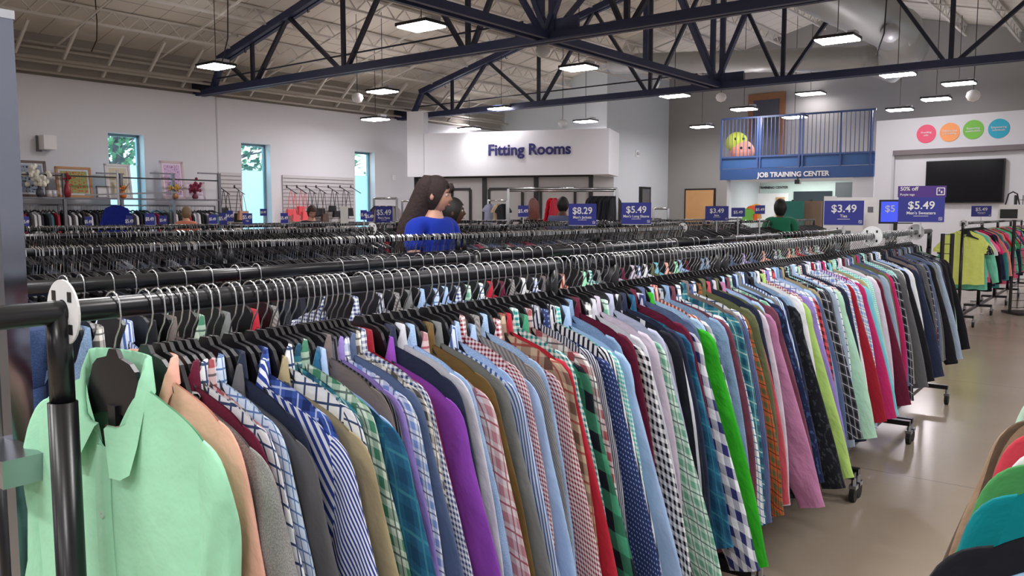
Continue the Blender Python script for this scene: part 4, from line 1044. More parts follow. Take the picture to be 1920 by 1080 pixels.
for i, c in enumerate(seq):
    t = .12 + i * .115; P = E0 + dE * t
    lb = '%s top on the right rail between %s and %s' % (c[0], seq[i - 1][0], seq[i + 1][0]) if 0 < i < 51 else '%s top at the %s end of the right rail' % (c[0], 'near' if i == 0 else 'far')
    if not uniq(lb): lb += ', further back'
    if not uniq(lb + '~'): lb = lb.replace('further back', 'nearly last')
    pr = TEES[i % 4] if i % 3 != 2 else KNITS[i % 2]
    garment(pr, P, rzE, HR, fabric('floral', c[1], (150, 150, 160)) if 'print' in c[0] else fabric('solid', c[1]), 'top', lb, 'top', 'bright tops on the right rail', rnd.uniform(-.2, .2) if i else .35, 1.0)
    if i < 14: hanger(P, rzE, HR, 'black hanger holding a top on the right rail', 'hangers on the right rail', 0)

# ------------------------------------------------------------------ far rows: racks with masses of hangers and clothes
farh = MB(); farg = MB(); farc = [(40, 44, 56), (26, 26, 32), (90, 92, 100), (60, 72, 100), (200, 200, 204), (150, 40, 60), (196, 80, 110), (110, 100, 84), (70, 110, 120), (120, 130, 160)]
farm = [mat('cloth_mass_%d' % i, c, .9, 0, .15, 8) for i, c in enumerate(farc)]
rnd = random.Random(21)
slab = [(-.22, -.25), (-.19, -.215), (-.06, -.17), (.06, -.17), (.19, -.215), (.22, -.25), (.27, -.72), (.2, -.75), (.2, -.85), (-.2, -.85), (-.2, -.75), (-.27, -.72)]
def fargarment(P, rz, h, ci, sc=1.0, th=.018):
    m = Matrix.Translation((P.x, P.y, h)) @ Matrix.Rotation(rz + rnd.uniform(-.15, .15), 4, 'Z')
    q = MB().prism([(x * sc, z * sc) for x, z in slab], -th, th).xf(m); farg.add(q.v, q.f, None, ci)
def farhanger(P, rz, h):
    m = Matrix.Translation((P.x, P.y, h)) @ Matrix.Rotation(rz + rnd.uniform(-.35, .35), 4, 'Z')
    q = MB().tube(hook_lo, .0018, 4, cap=False).xf(m); farh.add(q.v, q.f, None, 0)
    q = MB().prism([(-.21, -.165), (-.2, -.178), (0, -.13), (.2, -.178), (.21, -.165), (.02, -.10), (-.02, -.10)], -.004, .004).xf(m); farh.add(q.v, q.f, None, 1)
dr = Vector((.574, .819, 0)).normalized(); nr = Vector((dr.y, -dr.x, 0)); rzr = math.atan2(nr.y, nr.x)
def farrow(P, L, h, label, dens=.03, gdens=.06, dropg=0.0, seg=1.6, col=None, disc_at=None):
    k = max(1, round(L / seg)); l = L / k
    for i in range(k):
        rack(P + dr * (l * i), dr, l - .06, h, 'black rolling rail, %s, %s' % (label, ('nearest part', 'second part', 'third part', 'fourth part', 'fifth part', 'sixth part', 'seventh part', 'eighth part')[i]), over=(.02, .02))
    t = .06
    while t < L - .05:
        farhanger(P + dr * t, rzr, h); t += dens * rnd.choice([.5, .7, 1, 1, 1.2, 2.2])
    t = .08
    while t < L - .05:
        fargarment(P + dr * t, rzr, h, rnd.choice(col or range(len(farc))), rnd.uniform(.9, 1.05)); t += gdens * rnd.uniform(.7, 1.6)
farrow(Vector((-2.25, 2.35, 0)), 6.8, 1.29, 'in the third row behind the shirts', .014, .045, col=[0, 1, 1, 1, 1, 2, 1, 0])
disc(Vector((-2.25, 2.35, 0)) + dr * 6.75, rzr, 1.292, 'white size ring under the long sleeve sign', .045)
farrow(Vector((-3.05, 4.15, 0)), 3.35, 1.30, 'in the fourth row, left part', .017, .06, col=[0, 1, 1, 0, 1, 2])
disc(Vector((-3.05, 4.15, 0)) + dr * 3.3, rzr, 1.302, 'white size ring under the men\'s pants sign', .05)
farrow(Vector((-3.05, 4.15, 0)) + dr * 4.0, 4.6, 1.30, 'in the fourth row, right part', .03, .06, col=[4, 6, 2, 3, 4, 9])
for k in range(1, 5):
    P = Vector((-3.6, 5.2, 0)) + (-nr) * 1.45 * k + dr * (.35 * k)
    farrow(P, 7.2 if k < 5 else 6.0, (1.29, 1.28, 1.14, 1.08)[k - 1], 'in row %s counted towards the left wall' % ('five', 'six', 'seven', 'eight', 'nine', 'ten')[k - 1], .024, .09, seg=1.8, col=[1, 0, 1, 2, 1, 0, 5])
G1 = Vector((0.1, 9.6, 0)); farrow(G1, 7.4, 1.31, 'beyond the cross aisle, in front of the maple door', .05, .075, seg=1.85, col=[5, 7, 2, 4, 1, 6])
G2 = G1 + nr * 1.6 - dr * 1.0; farrow(G2, 7.4, 1.31, 'beyond the cross aisle, next to the ties', .05, .07, seg=1.85, col=[2, 4, 7, 9, 1])
G3 = G1 - nr * 1.7 + dr * .5; farrow(G3, 7.0, 1.31, 'beyond the cross aisle, before the fitting rooms', .05, .08, seg=1.75, col=[0, 5, 6, 1, 1])
# wall rail of clothes under the pictures
def wallrow(r0, r1, s, h, label, col):
    L = r1 - r0; t = thing('wall_rail', label, 'clothes rail', B(s, r0, 0), BROT)
    MB().tube([(0, 0, h), (0, L, h)], .016, 8).build('rail', M['chromed'], t, True)
    for y in (0, L): MB().box((0, y, h / 2), (.03, .03, h)).build('post', M['steel'], t)
    q = .06
    while q < L - .05:
        P = B(s, r0 + q); fargarment(P, BROT, h, rnd.choice(col), rnd.uniform(.85, 1.1), .022); farhanger(P, BROT, h); q += rnd.uniform(.05, .1)
LW = sr(at_s(30, 400, .6))[1]; a2 = sr(at_s(110, 400, .6))[1]; b2_ = sr(at_s(317, 400, .6))[1]; c2_ = sr(at_s(403, 400, .6))[1]; d2_ = sr(at_s(218, 400, .6))[1]
hz = at_s(200, 385, .6).z
wallrow(LW - .6, a2, .6, hz, 'chrome clothes rail on the left wall below the flower painting', [1, 5, 4, 0, 8, 1]); wallrow(a2, d2_, .6, hz, 'chrome clothes rail on the left wall below the poppy painting', [1, 2, 7, 1, 4, 0]); wallrow(d2_, b2_, .6, hz, 'chrome clothes rail on the left wall below the leftmost window', [4, 5, 1, 0, 9]); wallrow(b2_, c2_, .6, hz, 'chrome clothes rail on the left wall below the pink pictures', [5, 7, 1, 4, 8])
# blue jacket facing out and jackets near the fitting rooms are counted things
o = farh.build('clothes_hangers', [M['chrome'], M['black']]); tag(o, 'mass of hangers crowding the far rows of rails', 'hangers', kind='stuff')
o = farg.build('hanging_clothes', farm); tag(o, 'mass of assorted clothes hanging in the far rows', 'clothes', kind='stuff')

# ------------------------------------------------------------------ shelf fixtures, pictures on the left wall
shelf_z = at_s(200, 371, .6).z
sh = thing('display_shelf', 'long grey shelf with steel uprights carrying pictures along the left wall', 'shelf', B(.6, 0), BROT)
MB().box((0, (LW - .6 + c2_) / 2, shelf_z - .02), (.5, c2_ - LW + .6, .035)).build('shelf_board', M['steel'], sh)
for px in (112, 219, 316, 402):
    r = sr(at_s(px, 370, .6))[1]; zt_ = at_s(px, 326, .6).z
    MB().box((.22, r, zt_ / 2), (.06, .06, zt_)).build('upright', M['steel'], sh)
    MB().box((.05, r - .15, zt_), (.05, .6, .03)).build('bracket_arm', M['steel'], sh)
MB().box((.22, (LW + c2_) / 2, at_s(200, 333, .6).z), (.03, c2_ - LW, .03)).build('back_bar', M['trimb'], sh)
def picture(x0, x1, y0, y1, fc, ic, label, kind='floral', c2=(160, 90, 90), s=.55, lean=.12, k=1.0, fw=.05):
    a_, b_ = sr(at_s(x0, y1, s)), sr(at_s(x1, y0, s)); w = abs(b_[1] - a_[1]); h = b_[2] - a_[2]
    t = thing('framed_picture', label, 'framed picture', B(s, (a_[1] + b_[1]) / 2, shelf_z), BROT)
    t.rotation_euler = (0, -lean, BROT)
    zb = 0.0
    f = MB()
    for y in (-w / 2 + fw / 2, w / 2 - fw / 2): f.box((0, y, h / 2), (.04, fw, h))
    for z in (fw / 2, h - fw / 2): f.box((0, 0, z), (.04, w, fw))
    f.build('frame', mat('frame%d_%d' % fc[:2], fc, .5), t)
    MB().box((-.005, 0, h / 2), (.015, w - fw, h - fw)).build('mat_board', mat('matboard%d' % ic[0], tuple(min(255, int(c * .5 + 120)) for c in ic), .7), t)
    mb = MB(); W2, H2 = w * .5 - fw * 1.8, h * .5 - fw * 1.8
    mb.add([(.005, -W2, h / 2 - H2), (.005, W2, h / 2 - H2), (.005, W2, h / 2 + H2), (.005, -W2, h / 2 + H2)], [(0, 1, 2, 3)], [(0, 0), (.3, 0), (.3, .3), (0, .3)])
    # daubs of paint as real shapes on the canvas
    mb.build('canvas', fabric(kind, ic, c2), t)
    return t, w, h
picture(20, 88, 302, 369, (90, 70, 62), (150, 160, 178), 'large dark framed picture of pale trees, leftmost on the wall shelf', 'floral', (60, 64, 78))
picture(108, 172, 313, 369, (170, 120, 70), (150, 160, 104), 'gold framed painting of red poppies on the wall shelf', 'floral', (200, 70, 50))
picture(201, 246, 306, 369, (206, 204, 206), (196, 196, 186), 'pale framed picture with yellow flowers in front of the leftmost window', 'floral', (214, 190, 90))
picture(305, 346, 299, 369, (196, 176, 180), (206, 180, 210), 'tall lilac framed picture right of the leftmost window', 'floral', (150, 120, 160))
picture(348, 384, 337, 369, (206, 196, 204), (206, 196, 208), 'small pink framed print at the right end of the wall shelf', 'floral', (170, 120, 150))
picture(182, 203, 347, 369, (120, 124, 128), (214, 214, 216), 'small white framed notice between the poppies and the pale picture', 'solid', None, fw=.025)
# vases with flowers
def vase(px, py, cv, cf, label, s=.85, h=.28, fl=1.0):
    p = at_s(px, py, s); t = thing('flower_vase', label, 'vase', (p.x, p.y, shelf_z), 0)
    MB().lathe([(.001, 0), (.05, 0), (.075, h * .3), (.055, h * .7), (.03, h * .85), (.045, h)], 14).build('vase', cv, t, True)
    f = MB(); rr = random.Random(px)
    for i in range(40): f.ball((max(-.16, min(.16, rr.gauss(0, .075))) * fl, max(-.1, min(.1, rr.gauss(0, .045))) * fl, h + .02 + abs(rr.gauss(.09, .06)) * fl), .036 * max(.6, fl), 6)
    f.build('flowers', cf, t)
    st = MB()
    for i in range(6): st.tube([(0, 0, h * .8), (rr.gauss(0, .08), rr.gauss(0, .05), h + .16)], .005, 4)
    st.build('stems', leafm[1], t)
vase(75, 369, mat('dark_vase', (60, 62, 72), .3), mat('white_petals', (226, 226, 214), .8), 'dark vase of white orchids beside the leftmost picture', h=.22, fl=1.5)
vase(127, 369, mat('red_vase', (140, 30, 44), .3), mat('deep_red_petals', (150, 26, 40), .8), 'tall dark red vase before the poppy painting', h=.34, fl=.5)
vase(231, 369, mat('amber_vase', (196, 104, 40), .3), mat('orange_petals', (214, 130, 60), .8), 'small amber vase before the pale yellow picture', h=.16, fl=.4)
vase(329, 369, mat('copper_vase', (150, 100, 60), .3), mat('gold_petals', (196, 160, 80), .8), 'copper vase with gold sprigs before the lilac picture', h=.15, fl=.8)
vase(366, 369, mat('plum_vase', (96, 40, 56), .3), mat('plum_petals', (120, 30, 60), .8), 'vase of plum coloured flowers before the small pink print', h=.14, fl=1.0)
# pots
for px, lb in ((92, 'left of the two grey pots on the wall shelf'), (101, 'right of the two grey pots on the wall shelf')):
    p = at_s(px, 369, .8); t = thing('metal_pot', lb, 'pot', (p.x, p.y, shelf_z)); MB().lathe([(.001, 0), (.07, 0), (.07, .14), (.06, .14), (.06, .02), (.001, .02)], 14).build('pot', M['silver'], t, True)
    MB().tube([(.07, 0, .11), (.1, 0, .09), (.07, 0, .05)], .006, 5).build('handle', M['silver'], t)
# royal blue shirt displayed face-out at the end of a rack
p = at_y(218, 388, 12.5)
garment(KNITS[0], Vector((p.x, p.y, 0)), BROT + .9, p.z + .1, fabric('solid', (30, 44, 140)), 'jacket', 'royal blue jacket hung face-out in front of the wall rails at left', 'jacket', None, 0, .68)
fr = thing('waterfall_stand', 'chrome stand carrying the royal blue jacket', 'display stand', (p.x, p.y + .08, 0), 0)
MB().tube([(0, 0, .03), (0, 0, p.z + .55)], .018, 8).build('pole', M['chromed'], fr); MB().bar((-.5, 0, p.z + .18), (.9, 0, p.z + .22), .025).build('arm', M['chromed'], fr); MB().box((0, 0, .015), (.5, .5, .03)).build('base', M['chromed'], fr)

# slatwall panels between the windows, hooks and handbags
def slat(px0, px1, lb):
    a_, b_ = sr(at_s(px0, 325, 0))[1], sr(at_s(px1, 325, 0))[1]; zt2 = 2.42
    t = thing('slatwall', lb, 'slatwall panel', B(0, a_, 0), BROT)
    m = MB().box((.01, (b_ - a_) / 2, zt2 / 2), (.02, b_ - a_, zt2)); m.build('backing', mat('slat_backing', (150, 146, 146), .7), t)
    s_ = MB(); z = .05
    while z < zt2 - .05: s_.box((.03, (b_ - a_) / 2, z + .04), (.02, b_ - a_, .078)); z += .1
    s_.build('slats', mat('slat_face', (192, 190, 192), .6), t)
slat(408, 451, 'pale slatwall panel left of the middle window'); slat(528, 662, 'pale slatwall panel between the middle and last windows')
bagc = {'black': (28, 26, 30), 'tan': (176, 132, 108), 'coral': (226, 90, 96), 'brown': (84, 64, 56), 'cream': (196, 184, 170)}
def bag(px, py, c, lb, s=.45, w=.26, h=.2, drop=.35, side=1):
    p = at_s(px, py, s); t = thing('handbag', lb, 'handbag', (p.x, p.y, p.z), BROT)
    o = [(-w / 2, -h), (w / 2, -h), (w * .42, 0), (-w * .42, 0)]
    MB().prism(o, -.05, .05).xf(Matrix.Translation((0, 0, -drop)) @ Matrix.Rotation(PI / 2, 4, 'Z')).build('bag_body', mat('leather_' + c, bagc[c], .5), t)
    MB().tube([(0, -w * .35, -drop - .02), (0, -w * .12, -.12), (0, 0, 0), (0, w * .12, -.12), (0, w * .35, -drop - .02)], .009, 5).build('strap', mat('leather_' + c, bagc[c], .5), t)
names = 'first second third fourth fifth sixth seventh eighth ninth'.split()
bi = 0
for i, (px, py, c) in enumerate(((411, 350, 'black'), (439, 350, 'tan'), (537, 350, 'coral'), (556, 350, 'coral'), (573, 350, 'black'), (592, 350, 'brown'), (615, 350, 'black'), (637, 350, 'black'), (657, 350, None))):
    p = at_s(px, py, .03); t = thing('display_hook', 'black slatwall arm, %s from the left' % names[i], 'display hook', (p.x, p.y, p.z), BROT)
    MB().bar((0, 0, 0), (.45, .0, -.20), .018).build('arm', M['trimb'], t); MB().box((.01, 0, 0), (.02, .04, .08)).build('mounting_plate', M['trimb'], t)
    if c:
        for j in range(2):
            q = t.location + E1 * (.18 + .18 * j) + Vector((0, 0, -.08 - .08 * j))
            pp = proj(q); 
            col = c if j else ('black' if c != 'coral' else 'coral')
            bag(pp[0], pp[1], col, '%s handbag on the %s slatwall arm, %s' % (col, names[i], ('nearer the wall', 'at its tip')[j]), s=sr(q)[0], w=.22 + .04 * ((i + j) % 3), h=.18 + .05 * (i % 2), drop=.46 + .07 * ((i * 2 + j) % 3))

# ------------------------------------------------------------------ chrome display racks in the middle distance
def frame_rack(px0, px1, py, Y, lb, dbl=False, rows=1):
    p, q = at_y(px0, py, Y), at_y(px1, py, Y); h = p.z; d = (q - p); d.z = 0; L = d.length
    t = thing('chrome_rack', lb, 'chrome rack', (p.x, p.y, 0), math.atan2(d.y, d.x))
    MB().tube([(0, 0, h), (L, 0, h)], .018, 8).build('top_rail', M['chrome'], t, True)
    for x in (0, L): MB().box((x, 0, h / 2), (.035, .035, h)).build('post', M['chrome'], t)
    for x in (0, L): MB().box((x, 0, .03), (.04, .5, .03)).build('foot', M['chromed'], t)
    if dbl: MB().tube([(0, .35, h - .02), (L, .35, h - .02)], .018, 8).build('rear_rail', M['chrome'], t, True)
    return t, p, L, h, math.atan2(d.y, d.x)
t, p, L_, h_, rz_ = frame_rack(953, 1157, 354, 12.2, 'tall chrome rack with dark jackets in front of the fitting rooms', True)
for i in range(13):
    x = L_ * (.77 + .235 * i / 13); P = p + Vector((math.cos(rz_), math.sin(rz_), 0)) * x
    garment(KNITS[i % 2], Vector((P.x, P.y, 0)), rz_ + PI / 2 - .5, h_ - .0, fabric('solid', ((50, 52, 60), (60, 62, 70), (36, 38, 46))[i % 3]), 'jacket', 'dark grey jacket on the tall chrome rack', 'jacket', 'dark jackets on the tall chrome rack', 0, .95)
for i, (px, c, nm) in enumerate(((1033, (214, 30, 60), 'red'), (1041, (226, 60, 84), 'pinkish red'), (1000, (150, 120, 110), 'brown fur'))):
    P = at_y(px, 372, 13.0); garment(KNITS[i % 2], Vector((P.x, P.y, 0)), rz_ + 1.1, P.z + .08, fabric('solid', c), 'jacket', nm + ' jacket hanging behind the tall chrome rack', 'jacket', None, 0, .65)
t, p, L_, h_, rz_ = frame_rack(915, 950, 376, 17, 'small chrome rack by the grey fitting room doors')
for i, (px, c, nm) in enumerate(((919, (150, 156, 180), 'grey blue'), (935, (190, 170, 140), 'beige'), (944, (36, 38, 44), 'black'))):
    P = at_y(px, 376, 17); garment(TEES[i % 4], Vector((P.x, P.y, 0)), rz_, P.z, fabric('solid', c), 'jacket', nm + ' jacket on the small chrome rack by the fitting rooms', 'jacket', None, .6, .6)
t, p, L_, h_, rz_ = frame_rack(701, 744, 372, 13.5, 'chrome rack of dark clothes right of the last window')
for i in range(9):
    P = p + Vector((math.cos(rz_), math.sin(rz_), 0)) * L_ * (.1 + .1 * i); c = ((28, 28, 34), (60, 60, 66), (150, 140, 140))[i % 3]
    garment(KNITS[i % 2], Vector((P.x, P.y, 0)), rz_ + PI / 2 - .3, h_ - .02, fabric('solid', c), 'jacket', '%s jacket on the chrome rack right of the last window' % ('black', 'charcoal', 'light taupe')[i % 3], 'jacket', '%s jackets right of the last window' % ('black', 'charcoal', 'taupe')[i % 3], 0, .9)
t, p, L_, h_, rz_ = frame_rack(754, 775, 377, 15.5, 'empty slim chrome rack behind the woman in blue')
t, p, L_, h_, rz_ = frame_rack(1225, 1253, 391, 14, 'low black-topped rack before the narrow glazed door')

# ------------------------------------------------------------------ price signs
def logo(t, x, z, s, m):
    f = MB()
    for a, b, w, h in ((0, s / 2, s, .12 * s), (0, -s / 2, s, .12 * s), (s / 2, 0, .12 * s, s), (-s / 2, 0, .12 * s, s)): f.box((x + a, -.0045, z + b), (w, .002, h))
    f.box((x + .12 * s, -.0045, z - .1 * s), (.22 * s, .002, .34 * s)).box((x - .18 * s, -.0045, z + .15 * s), (.16 * s, .002, .3 * s))
    return f.build('logo', m, t)
def sign(px, py, wpx, hpx, price, word, lb, real=.28, top=None, cl='blue', rz=None, stem=True):
    Y = real * FPX / wpx
    if Y > 16: Y = 8.6 + (px % 7) * .25
    real = wpx * Y / FPX; p = at_y(px, py, Y); w = real; h = hpx * Y / FPX
    t = thing('price_sign', lb, 'price sign', p, rzA + .2 if rz is None else rz)
    MB().box((0, 0, 0), (w, .004, h)).build('card', M[cl], t)
    text('price_text', price, h * .44, M['white'], t, (0, -.004, h * (.16 if word else 0)), 0, .0008, h * .006)
    if word:
        text('item_text', word, h * .17, M['white'], t, (0, -.004, -h * .14), 0, .0008, h * .002)
        if wpx > 30: MB().box((0, -.0035, -h * .26), (w * .32, .001, h * .018)).build('small_print_line', M['white'], t)
    if wpx > 30: logo(t, w * .42, -h * .37, h * .11, M['white'])
    if stem and Y > 9: MB().box((0, .006, -p.z / 2 - h * .2), (.012, .008, p.z - h * .4)).box((0, 0, -p.z + .01), (.2, .2, .02)).build('holder', M['silver'], t)
    elif stem: MB().box((0, .006, -(p.z - 1.30) / 2 - h * .1), (.012, .008, max(.05, p.z - 1.30 - h * .2 + .05))).box((0, .004, -h / 2), (w * .98, .010, .012)).build('holder', M['silver'], t)
    if top:
        MB().box((0, 0, h / 2 + top[0] / 2 * Y / FPX), (w * 1.04, .004, top[0] * Y / FPX)).build('top_card', M['purple'], t)
        zc = h / 2 + top[0] / 2 * Y / FPX
        text('top_text', top[1], .036, M['white'], t, (-w * .47, -.004, zc + .018), 0, .0008, .0006, 'LEFT')
        text('top_text', top[2], .020, M['white'], t, (-w * .47, -.004, zc - .020), 0, .0008, .0002, 'LEFT')
        logo(t, w * .40, zc, .045, M['white'])
    return t
sign(1727, 393, 78, 46, '$5.49', "Men's Sweaters", "blue $5.49 Men's Sweaters sign with purple 50% off card on top", .28, (21, '50% off', 'Purple tags'))
sign(1582, 399, 69, 45, '$3.49', 'Ties', 'blue $3.49 Ties sign at the end of the second rail')
sign(1193, 400, 57, 40, '$5.49', "Men's Long Sleeve", "blue $5.49 Men's Long Sleeve sign over the third row")
sign(1092, 402, 55, 40, '$8.29', "Men's Jackets", "blue $8.29 Men's Jackets sign in front of the dark jackets")
sign(1344, 400, 43, 27, '$3.49', 'Belts', 'blue $3.49 Belts sign before the maple door')
sign(1384, 398, 25, 17, '$5.49', '', 'small blue $5.49 sign just right of the belts sign', .28)
sign(1425, 393, 18, 16, '$5.49', '', 'small blue sign near the bright toys under the balcony', .28)
sign(1840, 396, 33, 20, '$5.49', "Women's", 'small blue $5.49 sign over the bright tops at right')
sign(720, 404, 38, 33, '$5.49', "Men's Pants", "blue $5.49 Men's Pants sign left of the woman in blue")
sign(464, 411, 23, 22, '$5.49', 'Tops', 'blue $5.49 sign just below the tan handbag')
for px, py, w, h, pr_, lb in ((49, 416, 17, 20, '$5.49', 'leftmost small blue price sign'), (166, 416, 18, 20, '$5.49', 'small blue price sign below the poppy painting'), (243, 415, 18, 22, '$5.49', 'small blue price sign right of the royal blue jacket'),
    (281, 411, 25, 22, '$8.49', 'blue $8.49 price sign below the leftmost window'), (306, 413, 22, 17, '$5.49', 'small blue price sign left of the person in orange'), (399, 411, 22, 17, '$5.49', 'small blue price sign right of the person in orange'),
    (419, 410, 17, 22, '$5.49', 'narrow blue price sign overlapped by its right neighbour'), (431, 405, 15, 20, '$4.49', 'narrow blue price sign under the black handbag'), (494, 398, 16, 13, '$5.49', 'small dark blue sign before the middle window'),
    (533, 409, 17, 19, '$5.49', 'pale blue sign below the coral handbags'), (682, 403, 14, 18, '$5.49', 'narrow blue sign at the foot of the last window'), (693, 406, 13, 19, '$5.49', 'narrow blue sign touching the pants sign'), (981, 396, 21, 21, '$5.49', 'small blue sign left of the red jackets')):
    sign(px, py, w, h, pr_, '', lb, .28)
# digital screen sign behind the sweaters sign
Yb = 9.0; p = at_y(1680, 397, Yb); t = thing('screen_sign', 'black framed blue screen half hidden behind the sweaters sign', 'screen', p, rzA + .25)
MB().box((0, .01, 0), (.34, .03, .26)).build('bezel', M['trimb'], t); MB().box((0, -.008, 0), (.30, .004, .22)).build('display', mat('lit_blue_screen', (54, 70, 190), .3, emit=.6), t); text('lettering', '$5', .1, M['white'], t, (-.06, -.013, .03), 0, .001, .001)
MB().bar((0, .03, -.1), (0, .03, -p.z + .02), .04).box((0, .03, -p.z + .02), (.3, .3, .03)).build('stand', M['trimb'], t)
# white posters on easels behind the ties sign
for x0, x1, y0, lb in ((1546, 1568, 368, 'white paper poster left of the framed one, behind the ties sign'), (1570, 1618, 370, 'wide white poster behind the ties sign'), (1621, 1645, 370, 'white framed poster with a small dark picture right of the ties sign')):
    Y = 15.0; p = at_y((x0 + x1) / 2, y0, Y); w = (x1 - x0) * Y / FPX; t = thing('poster_stand', lb, 'poster', (p.x, p.y, 0), rzA + .25)
    MB().box((0, 0, p.z - .3), (w, .02, .6)).build('poster', M['white'], t); MB().box((0, -.012, p.z - .22), (w * .4, .004, .1)).build('printed_picture', M['steel'], t)
    MB().bar((0, .02, 0), (0, .02, p.z - .1), .03).box((0, .02, .015), (w, .3, .03)).build('stand', M['steel'], t)
# upholstered chair backs below the balcony
for px, c, lb in ((1486, (40, 110, 100), 'green'), (1520, (120, 100, 84), 'brown')):
    Y = 19.5; p = at_y(px, 377, Y); t = thing('armchair', lb + ' upholstered high chair back below the balcony', 'armchair', (p.x, p.y, 0), rzA)
    m = mat('upholstery_' + lb, c, .85)
    MB().box((0, 0, p.z - .42), (.52, .12, .84)).build('backrest', m, t); MB().box((0, -.25, .46), (.52, .55, .14)).build('seat', m, t)
    for x in (-.2, .2):
        for y in (-.45, 0): MB().box((x, y, .2), (.05, .05, .4)).build('leg', M['trimb'], t)
    MB().box((0, .05, p.z - .42), (.06, .06, .9)).build('back_post', M['trimb'], t)
# bright soft toys under the balcony
for px, py, c, nm in ((1402, 397, (120, 190, 90), 'lime green'), (1410, 392, (236, 110, 70), 'orange'), (1418, 389, (250, 180, 60), 'yellow')):
    Y = 17; p = at_y(px, py, Y); t = thing('top', nm + ' top on the far rail under the balcony', 'top', p, rzA); bpy.data.objects.remove(t)
    garment(TEES[0], Vector((p.x, p.y, 0)), rzA, p.z + .12, fabric('solid', c), 'top', nm + ' top hanging under the balcony sign', 'top', None, .5, .45)
# white standing column sign in the middle distance
p = at_y(668, 390, 11); t = thing('price_stand', 'white slim printed card on a stand below the black handbags', 'sign stand', (p.x - .16, p.y, 0), 0)
MB().box((0, 0, p.z - .14), (.10, .01, .32)).build('card', M['white'], t); MB().bar((0, .01, 0), (0, .01, p.z), .015).build('pole', M['chromed'], t)

# black grid rack at the end of the front row and at the right edge, handbag
def grid(px0, px1, py0, Y, lb, hgt=None):
    p, q = at_y(px0, py0, Y), at_y(px1, py0, Y); d = q - p; d.z = 0; L = max(.10, d.length); t = thing('wire_grid', lb, 'grid panel', (p.x, p.y, 0), math.atan2(d.y, d.x)); z = p.z
    for x in (0, L): MB().bar((x, 0, .02), (x, 0, z), .03).build('post', M['trimb'], t)
    g = MB(); a = .09
    while a < z: g.bar((0, 0, a), (L, 0, a), .007); a += .1
    a = .1
    while a < L: g.bar((a, 0, .08), (a, 0, z), .007); a += .1
    g.build('mesh', M['trimb'], t); MB().box((L / 2, 0, .02), (L, .4, .03)).build('base', M['trimb'], t)
grid(1768, 1786, 438, 8.6, 'black wire grid stand behind the end of the front row'); grid(1905, 1962, 366, 11.5, 'black wire grid stand at the right picture edge')
p = at_y(1898, 388, 11); t = thing('handbag', 'white and black handbag hung beside the right grid stand', 'handbag', p, rzA)
MB().prism([(-.17, -.17), (.17, -.17), (.14, .03), (-.14, .03)], -.05, .05).build('bag_body', M['white'], t); MB().box((-.03, -.053, -.09), (.2, .006, .12)).build('black_panel', M['trimb'], t)
MB().tube([(-.08, 0, .03), (-.05, 0, .17), (0, 0, .2), (.05, 0, .17), (.08, 0, .03)], .01, 6).build('handle', M['trimb'], t)

# ================================================================== PEOPLE
skinm = mat('skin_light', (216, 164, 142), .55, 0, .04, 10); skind = mat('skin_dark', (96, 64, 52), .55, 0, .04, 10)
def skel(name, pts, edges, radii, m, parent, root=0, sub=1):
    me = bpy.data.meshes.new(name); me.from_pydata([tuple(p) for p in pts], edges, []); me.materials.append(m)
    o = link(name, me, parent); md = o.modifiers.new('Skin', 'SKIN'); md.use_smooth_shade = True
    sv = me.skin_vertices[0].data
    for i, r in enumerate(radii): sv[i].radius = r if isinstance(r, tuple) else (r, r); sv[i].use_root = (i == root)
    o.modifiers.new('Sub', 'SUBSURF').levels = sub; o.modifiers['Sub'].render_levels = sub
    return o
def headmesh(scale=1.0):
    """face towards -Y"""
    mb = MB(); nu, nv = 32, 24; vs = []
    def g(a, b, s): return math.exp(-((a / s[0]) ** 2 + (b / s[1]) ** 2))
    for j in range(nv + 1):
        el = PI / 2 - PI * j / nv
        for i in range(nu):
            az = 2 * PI * i / nu; da = (az + PI) % (2 * PI) - PI      # 0 = face
            x = .074 * math.sin(da) * math.cos(el); y = -.094 * math.cos(da) * math.cos(el); z = .115 * math.sin(el)
            # jaw narrows
            if z < 0: k = 1 - .28 * (-z / .115); x *= k; y *= (k if y > 0 else 1 - .05 * (-z / .115))
            if y > 0: y *= 1.02 + .08 * (z > 0)
            if abs(da) < 1.5:
                y -= .026 * g(da, el + .12, (.16, .17)) + .008 * g(da, el - .28, (.5, .1)) + .010 * g(da, el + .48, (.2, .09)) + .012 * g(da, el + .85, (.35, .2))
                y += .010 * (g(da - .38, el - .06, (.17, .12)) + g(da + .38, el - .06, (.17, .12))) + .005 * g(da, el + .62, (.3, .06))
            vs.append((x * scale, y * scale, z * scale))
    fs = [(j * nu + i, j * nu + (i + 1) % nu, (j + 1) * nu + (i + 1) % nu, (j + 1) * nu + i) for j in range(nv) for i in range(nu)]
    return mb.add(vs, fs)
def hairmesh(len_back=0.0, scale=1.0, face=.62, puff=1.12):
    mb = MB(); nu, nv = 32, 18; vs = []
    for j in range(nv + 1):
        for i in range(nu):
            az = 2 * PI * i / nu; da = (az + PI) % (2 * PI) - PI
            lim = lerp(.42, -1.0, sm((abs(da) - face) / .9)); el = lerp(PI / 2, lim, j / nv)
            n_ = 1 + .03 * math.sin(az * 13 + j) ; x = .074 * puff * math.sin(da) * math.cos(el) * n_; y = -.094 * puff * math.cos(da) * math.cos(el) * n_; z = .115 * puff * math.sin(el) + .004
            if z < 0: k = 1 - .15 * (-z / .115); x *= k; y *= k
            vs.append((x * scale, y * scale, z * scale))
    fs = [(j * nu + i, j * nu + (i + 1) % nu, (j + 1) * nu + (i + 1) % nu, (j + 1) * nu + i) for j in range(nv) for i in range(nu)]
    return mb.add(vs, fs)
